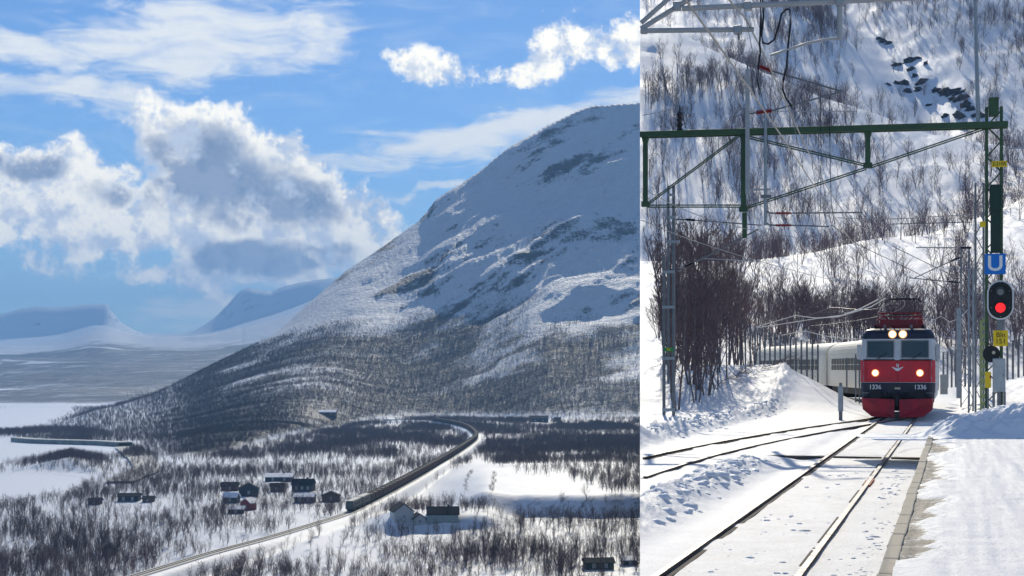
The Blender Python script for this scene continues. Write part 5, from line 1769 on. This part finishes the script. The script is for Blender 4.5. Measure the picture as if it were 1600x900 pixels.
def house(x, y, wpx, hpx, mats, label, gable_front=False, turn=0.0, nwin=3, chimney=True, roofh=0.42, depth=None):
    p = valley_at(x, y)
    sc = p.y / F
    w_, h_ = wpx * sc, hpx * sc
    d_ = depth or max(5.0, w_ * 0.75)
    o = empty('cabin', (p.x, p.y + d_ / 2, p.z - 0.4), turn)
    eh = h_ * (1 - roofh) + 0.4
    MB().box(-w_ / 2, w_ / 2, -d_ / 2, d_ / 2, -1.0, eh).build('wall', M[mats[0]], o)
    rh = h_ * roofh
    e = 0.45
    if gable_front:
        pr = [(-w_ / 2 - e, eh - 0.15), (0, eh + rh), (w_ / 2 + e, eh - 0.15), (w_ / 2 + e, eh + 0.12), (0, eh + rh + 0.28), (-w_ / 2 - e, eh + 0.12)]
        MB().add([(-w_ / 2, -d_ / 2, eh), (w_ / 2, -d_ / 2, eh), (0, -d_ / 2, eh + rh), (-w_ / 2, d_ / 2, eh), (w_ / 2, d_ / 2, eh), (0, d_ / 2, eh + rh)], [(0, 1, 2), (5, 4, 3)]).build('gable', M[mats[0]], o)
        ro = MB()
        n = 3
        ro.prism([pr[0], pr[1], pr[4], pr[5]], -d_ / 2 - e, d_ / 2 + e)
        ro.prism([pr[1], pr[2], pr[3], pr[4]], -d_ / 2 - e, d_ / 2 + e)
    else:
        ro = MB()
        for sg in (-1, 1):
            y0, y1 = sg * (d_ / 2 + e), 0.0
            ro.add([(-w_ / 2 - e, y0, eh - 0.1), (w_ / 2 + e, y0, eh - 0.1), (w_ / 2 + e, y1, eh + rh), (-w_ / 2 - e, y1, eh + rh),
                    (-w_ / 2 - e, y0, eh + 0.15), (w_ / 2 + e, y0, eh + 0.15), (w_ / 2 + e, y1, eh + rh + 0.25), (-w_ / 2 - e, y1, eh + rh + 0.25)],
                   [(0, 1, 2, 3), (7, 6, 5, 4), (0, 4, 5, 1), (1, 5, 6, 2), (2, 6, 7, 3), (3, 7, 4, 0)])
        MB().add([(-w_ / 2, -d_ / 2, eh), (-w_ / 2, d_ / 2, eh), (-w_ / 2, 0, eh + rh), (w_ / 2, -d_ / 2, eh), (w_ / 2, d_ / 2, eh), (w_ / 2, 0, eh + rh)], [(0, 2, 1), (3, 4, 5)]).build('gable', M[mats[0]], o)
    r_ = ro.build('roof', M[mats[1]], o)
    if chimney:
        MB().box(w_ * 0.15, w_ * 0.15 + 0.7, -0.35, 0.35, eh + rh * 0.6, eh + rh + 0.9).build('chimney', M['r_dark'], r_)
    for i in range(nwin):
        cx_ = (-0.5 + (i + 0.5) / nwin) * w_ * 0.86
        wn = MB().box(cx_ - 0.55, cx_ + 0.55, -d_ / 2 - 0.07, -d_ / 2, eh * 0.42, eh * 0.42 + 1.15).build('window', M['pane'], o)
        MB().box(cx_ - 0.65, cx_ + 0.65, -d_ / 2 - 0.10, -d_ / 2 - 0.001, eh * 0.42 + 1.15, eh * 0.42 + 1.28).box(cx_ - 0.65, cx_ + 0.65, -d_ / 2 - 0.12, -d_ / 2 - 0.001, eh * 0.42 - 0.14, eh * 0.42).build('frame', M['w_white'], wn)
    return tag(o, label, 'house', 'cabins in the valley')
house(627, 818, 31, 27, ('w_white', 'r_dark'), 'pale gabled house right of the front of the long ore train', True, 0.25, 1, False, 0.45, 9)
house(652, 828, 20, 17, ('w_white', 'r_dark'), 'small pale annex in front of the gabled house', True, 0.25, 1, False, 0.45, 6)
house(692, 817, 48, 23, ('w_teal', 'r_dark'), 'long grey-green house with dark roof below the snowfield', False, 0.05, 4, True, 0.45, 9)
house(472, 769, 32, 19, ('w_dark', 'r_dark'), 'dark two-window house, upper one of the pair in the middle of the cabins', False, -0.08, 3, True, 0.4)
house(475, 787, 30, 14, ('w_dark', 'r_snow'), 'low dark cabin just below the dark two-window house', False, -0.05, 2, False, 0.3)
house(387, 798, 18, 19, ('w_red', 'r_snow'), 'small red gabled cabin with snow on its roof', True, -0.35, 1, False, 0.4)
house(366, 803, 24, 11, ('w_dark', 'r_snow'), 'low dark shed beside the red cabin', False, 0.1, 1, False, 0.35)
house(386, 776, 30, 20, ('w_dark', 'r_dark'), 'dark green-black cabin behind the red cabin', True, 0.2, 1, False, 0.4)
house(360, 786, 22, 15, ('w_dark', 'r_snow'), 'dark cabin with snowy roof left of the red cabin', False, -0.15, 1, False, 0.4)
house(357, 768, 26, 13, ('w_brown', 'r_dark'), 'small brown cabin at the top left of the cabin cluster', False, 0.1, 1, False, 0.4)
house(434, 753, 42, 12, ('w_dark', 'r_snow'), 'wide dark cabin with white snowy roof at the top of the cluster', False, 0.05, 2, True, 0.4)
house(432, 769, 20, 13, ('w_brown', 'r_dark'), 'small brown hut below the wide snowy-roofed cabin', False, 0.0, 1, False, 0.35)
house(516, 785, 28, 15, ('w_brown', 'r_dark'), 'brown cabin just left of the ore train locomotives', True, 0.1, 1, False, 0.4)
house(199, 784, 32, 12, ('w_dark', 'r_dark'), 'long dark cabin near the bay on the left', False, 0.05, 2, False, 0.35)
house(146, 790, 18, 10, ('w_dark', 'r_dark'), 'small dark cabin left of the long dark cabin near the bay', False, 0.0, 1, False, 0.35)
house(230, 786, 16, 9, ('w_brown', 'r_dark'), 'small brown shed right of the long dark cabin near the bay', False, 0.0, 1, False, 0.35)
house(843, 660, 28, 10, ('w_dark', 'r_dark'), 'dark cabin high up beyond the snowfield at the mountain foot', False, 0.0, 2, False, 0.4)
house(872, 659, 10, 6, ('w_dark', 'r_dark'), 'tiny dark hut right of the cabin at the mountain foot', False, 0.0, 1, False, 0.4)
house(167, 870, 20, 18, ('w_green', 'r_dark'), 'dark green hut among the nearest birches on the left', True, 0.2, 1, False, 0.5)
house(936, 892, 44, 16, ('w_green', 'r_dark'), 'low dark green hut at the lower right of the valley', False, 0.1, 2, False, 0.35)
house(985, 884, 22, 12, ('w_green', 'r_snow'), 'small dark hut right of the low green hut', False, 0.1, 1, False, 0.35)
house(512, 650, 26, 9, ('w_brown', 'r_snow'), 'brown building in the snowy clearing on the mountain foot', False, 0.0, 2, False, 0.35)

# railway across the valley: bed, rails, ore train
M['packed'] = material('packed_snow', (0.62, 0.60, 0.54), 0.7, noise=0.15, scale=0.5)
vt = empty('valley_railway', (0, 0, 0))
tag(vt, 'single railway line on an embankment crossing the valley in a long bend', 'railway track')
def ribbon(line, off0, off1, z0, z1):
    mb = MB()
    vs_, fs = [], []
    for i, p in enumerate(line):
        a, b = line[max(i - 1, 0)], line[min(i + 1, len(line) - 1)]
        d = (b - a).normalized()
        n_ = Vector((d.y, -d.x, 0))
        for o_, z_ in ((off0, z0), (off0, z1), (off1, z1), (off1, z0)):
            vs_.append((p.x + n_.x * o_, p.y + n_.y * o_, z_))
    for i in range(len(line) - 1):
        for k_ in range(4):
            fs.append((i * 4 + k_, i * 4 + (k_ + 1) % 4, i * 4 + 4 + (k_ + 1) % 4, i * 4 + 4 + k_))
    return mb.add(vs_, fs)
ribbon(rail_line, -2.2, 2.2, RZ - 1.2, RZ - 0.30).build('track_bed', M['packed'], vt)
for o_ in (-0.75, 0.75):
    ribbon(rail_line, o_ - 0.09, o_ + 0.09, RZ - 0.35, RZ - 0.12).build('rail', M['rust'], vt)
cum_s = [0.0]
for a, b in zip(rail_line[:-1], rail_line[1:]):
    cum_s.append(cum_s[-1] + (b - a).length)
def on_line(s_):
    k_ = int(np.clip(np.searchsorted(cum_s, s_) - 1, 0, len(rail_line) - 2))
    t = (s_ - cum_s[k_]) / max(1e-6, cum_s[k_ + 1] - cum_s[k_])
    p = rail_line[k_].lerp(rail_line[k_ + 1], t)
    d = (rail_line[k_ + 1] - rail_line[k_]).normalized()
    return p, d
s_start = min(range(len(rail_line)), key=lambda i: abs(800 + F * rail_line[i].x / rail_line[i].y - 547) + 1000 * (rail_line[i].y > 900))
s_pos = cum_s[s_start]
M['w_body'] = material('ore_wagon', (0.085, 0.06, 0.05), 0.8, noise=0.35, scale=0.7)
M['w_rust'] = material('ore_wagon_red', (0.16, 0.06, 0.045), 0.8, noise=0.35, scale=0.7)
M['ore'] = material('iron_ore', (0.05, 0.045, 0.045), 0.9, noise=0.4, scale=1.5, bump=0.1)
M['vloco'] = material('ore_loco_grey', (0.07, 0.085, 0.08), 0.6, noise=0.15, scale=1)
M['vroof'] = material('ore_loco_roof', (0.34, 0.36, 0.33), 0.6, noise=0.2, scale=1)
def wagon_proto():
    o = bpy.data.objects.new('ore_wagon', None)
    C.objects.link(o)
    b_ = MB()
    b_.prism([(-1.2, 0.95), (-1.6, 1.6), (-1.6, 3.5), (-1.48, 3.5), (-1.48, 1.7), (1.48, 1.7), (1.48, 3.5), (1.6, 3.5), (1.6, 1.6), (1.2, 0.95)], -4.4, 4.4)
    b_.box(-1.6, 1.6, -4.5, -4.35, 1.2, 3.55).box(-1.6, 1.6, 4.35, 4.5, 1.2, 3.55)
    b_.build('hopper', M['w_body'], o)
    r_ = MB()
    for y in (-4.4, -2.2, 0, 2.2, 4.4):
        r_.box(-1.7, -1.6, y - 0.09, y + 0.09, 1.5, 3.5).box(1.6, 1.7, y - 0.09, y + 0.09, 1.5, 3.5)
    r_.build('rib', M['w_rust'], o)
    l_ = MB()
    l_.add([(-1.48, -4.35, 3.2), (1.48, -4.35, 3.2), (1.48, 4.35, 3.2), (-1.48, 4.35, 3.2), (0, -2.2, 3.75), (0, 2.2, 3.75)], [(0, 1, 4), (1, 2, 5, 4), (2, 3, 5), (3, 0, 4, 5)])
    l_.build('ore_load', M['ore'], o)
    for y in (-3.0, 3.0):
        MB().box(-1.1, 1.1, y - 1.2, y + 1.2, 0.1, 0.95).build('bogie', M['under'], o)
    return o
def ore_loco():
    o = bpy.data.objects.new('ore_locomotive', None)
    C.objects.link(o)
    loft([(0.9, 1.5, -9.0), (2.6, 1.5, -9.0), (3.7, 1.4, -8.6)], 9.0, 0.3).build('body', M['vloco'], o)
    MB().box(-1.25, 1.25, -8.2, 8.6, 3.70, 4.05).build('roof', M['vroof'], o)
    MB().box(-1.2, 1.2, -9.02, -8.7, 2.55, 3.3).build('windscreen', M['glass'], o)
    for y in (-5.5, 5.5):
        MB().box(-1.2, 1.2, y - 2, y + 2, 0.1, 0.9).build('bogie', M['under'], o)
    for y in (-5.0, -1.5, 2.0):
        MB().box(-1.53, -1.50, y, y + 2.4, 2.3, 3.0).box(1.50, 1.53, y, y + 2.4, 2.3, 3.0).build('side_grille', M['under'], o)
    MB().box(-1.53, 1.53, -8.2, 8.2, 1.0, 1.5).build('skirt', M['under'], o)
    return o
def place(o, s_):
    p, d = on_line(s_)
    o.location = (p.x, p.y, RZ - 0.12)
    o.rotation_euler = (0, 0, -math.atan2(d.x, d.y))
l1 = ore_loco()
place(l1, s_pos + 9.5)
tag(l1, 'grey locomotive at the head of the long ore train in the valley', 'locomotive')
l2 = copy_tree(l1)
place(l2, s_pos + 29)
l2['label'] = 'second grey locomotive of the ore train, behind the leading one'
w0 = wagon_proto()
s_ = s_pos + 43.5
n_w = 0
while s_ < cum_s[-1] - 80 and n_w < 110:
    o = w0 if n_w == 0 else copy_tree(w0)
    place(o, s_)
    tag(o, 'foremost brown ore wagon, right behind the two grey locomotives' if n_w == 0 else 'brown ore wagon in the long train on the valley line', 'wagon', 'ore wagons of the valley train')
    s_ += 10.3
    n_w += 1
print('wagons', n_w)

# roads, embankment by the lake, rows of brush on the snowfield
road_px = [(196, 700), (212, 712), (228, 730), (226, 740), (205, 748), (186, 756)]
rp_line = smooth_line([(valley_at(x, y).x, valley_at(x, y).y) for x, y in road_px], 12)
def draped(name, line, w_, mat, lift=0.5):
    vs_, fs = [], []
    for i, p in enumerate(line):
        a, b = line[max(i - 1, 0)], line[min(i + 1, len(line) - 1)]
        d = (b - a).normalized()
        for sg in (-1, 1):
            X_, Y_ = p.x + sg * d.y * w_ / 2, p.y - sg * d.x * w_ / 2
            j = int(np.argmin(np.abs(XL - (800 + F * X_ / Y_))))
            vs_.append((X_, Y_, float(np.interp(Y_, D_rows, Z[:, j])) + lift))
    for i in range(len(line) - 1):
        fs.append((2 * i, 2 * i + 1, 2 * i + 3, 2 * i + 2))
    o = MB().add(vs_, fs).build(name, mat)
    return o
draped('road', rp_line, 16, M['packed'], 1.2)['kind'] = 'structure'
dam_px = [(28, 690), (60, 692.5), (110, 694), (160, 695.5), (196, 698)]
dl = smooth_line([((x - 800) / F * floor_D(y), floor_D(y)) for x, y in dam_px], 20)
M['damwall'] = material('embankment_stone', (0.16, 0.19, 0.18), 0.9, noise=0.4, scale=0.2, bump=0.5)
dm_ = empty('lake_embankment', (0, 0, 0))
ribbon(dl, -6, 6, ZV - 1, ZV + 3.2).build('stone_wall', M['damwall'], dm_)
ribbon(dl, -5, 5, ZV + 3.2, ZV + 3.5).build('roadway', M['packed'], dm_)
tag(dm_, 'long grey-green road embankment between the lake and the wooded headland', 'embankment')
for nm, pts, lb in (('brush_row', [(737, 736), (733, 748), (727, 757), (730, 772)], 'left of two brush rows crossing the snowfield'), ('brush_row', [(773, 738), (770, 755), (766, 772), (768, 786)], 'right of two brush rows crossing the snowfield')):
    root = empty(nm, (0, 0, 0))
    P_ = [valley_at(x, y) for x, y in pts]
    for a, b in zip(P_[:-1], P_[1:]):
        n = max(3, int((b - a).length / 3.2))
        for i in range(n):
            q = a.lerp(b, i / n) + Vector((random.uniform(-1, 1), random.uniform(-1, 1), 0))
            o = bpy.data.objects.new('bush', far_protos[(i * 3) % 7][1])
            link(o, root)
            o.location = q + Vector((0, 0, -0.6))
            o.scale = (0.42, 0.42, 0.34)
            o.rotation_euler = (0, 0, random.uniform(0, 6.28))
    tag(root, lb, 'brush row')

build_haze(1.05e-4)
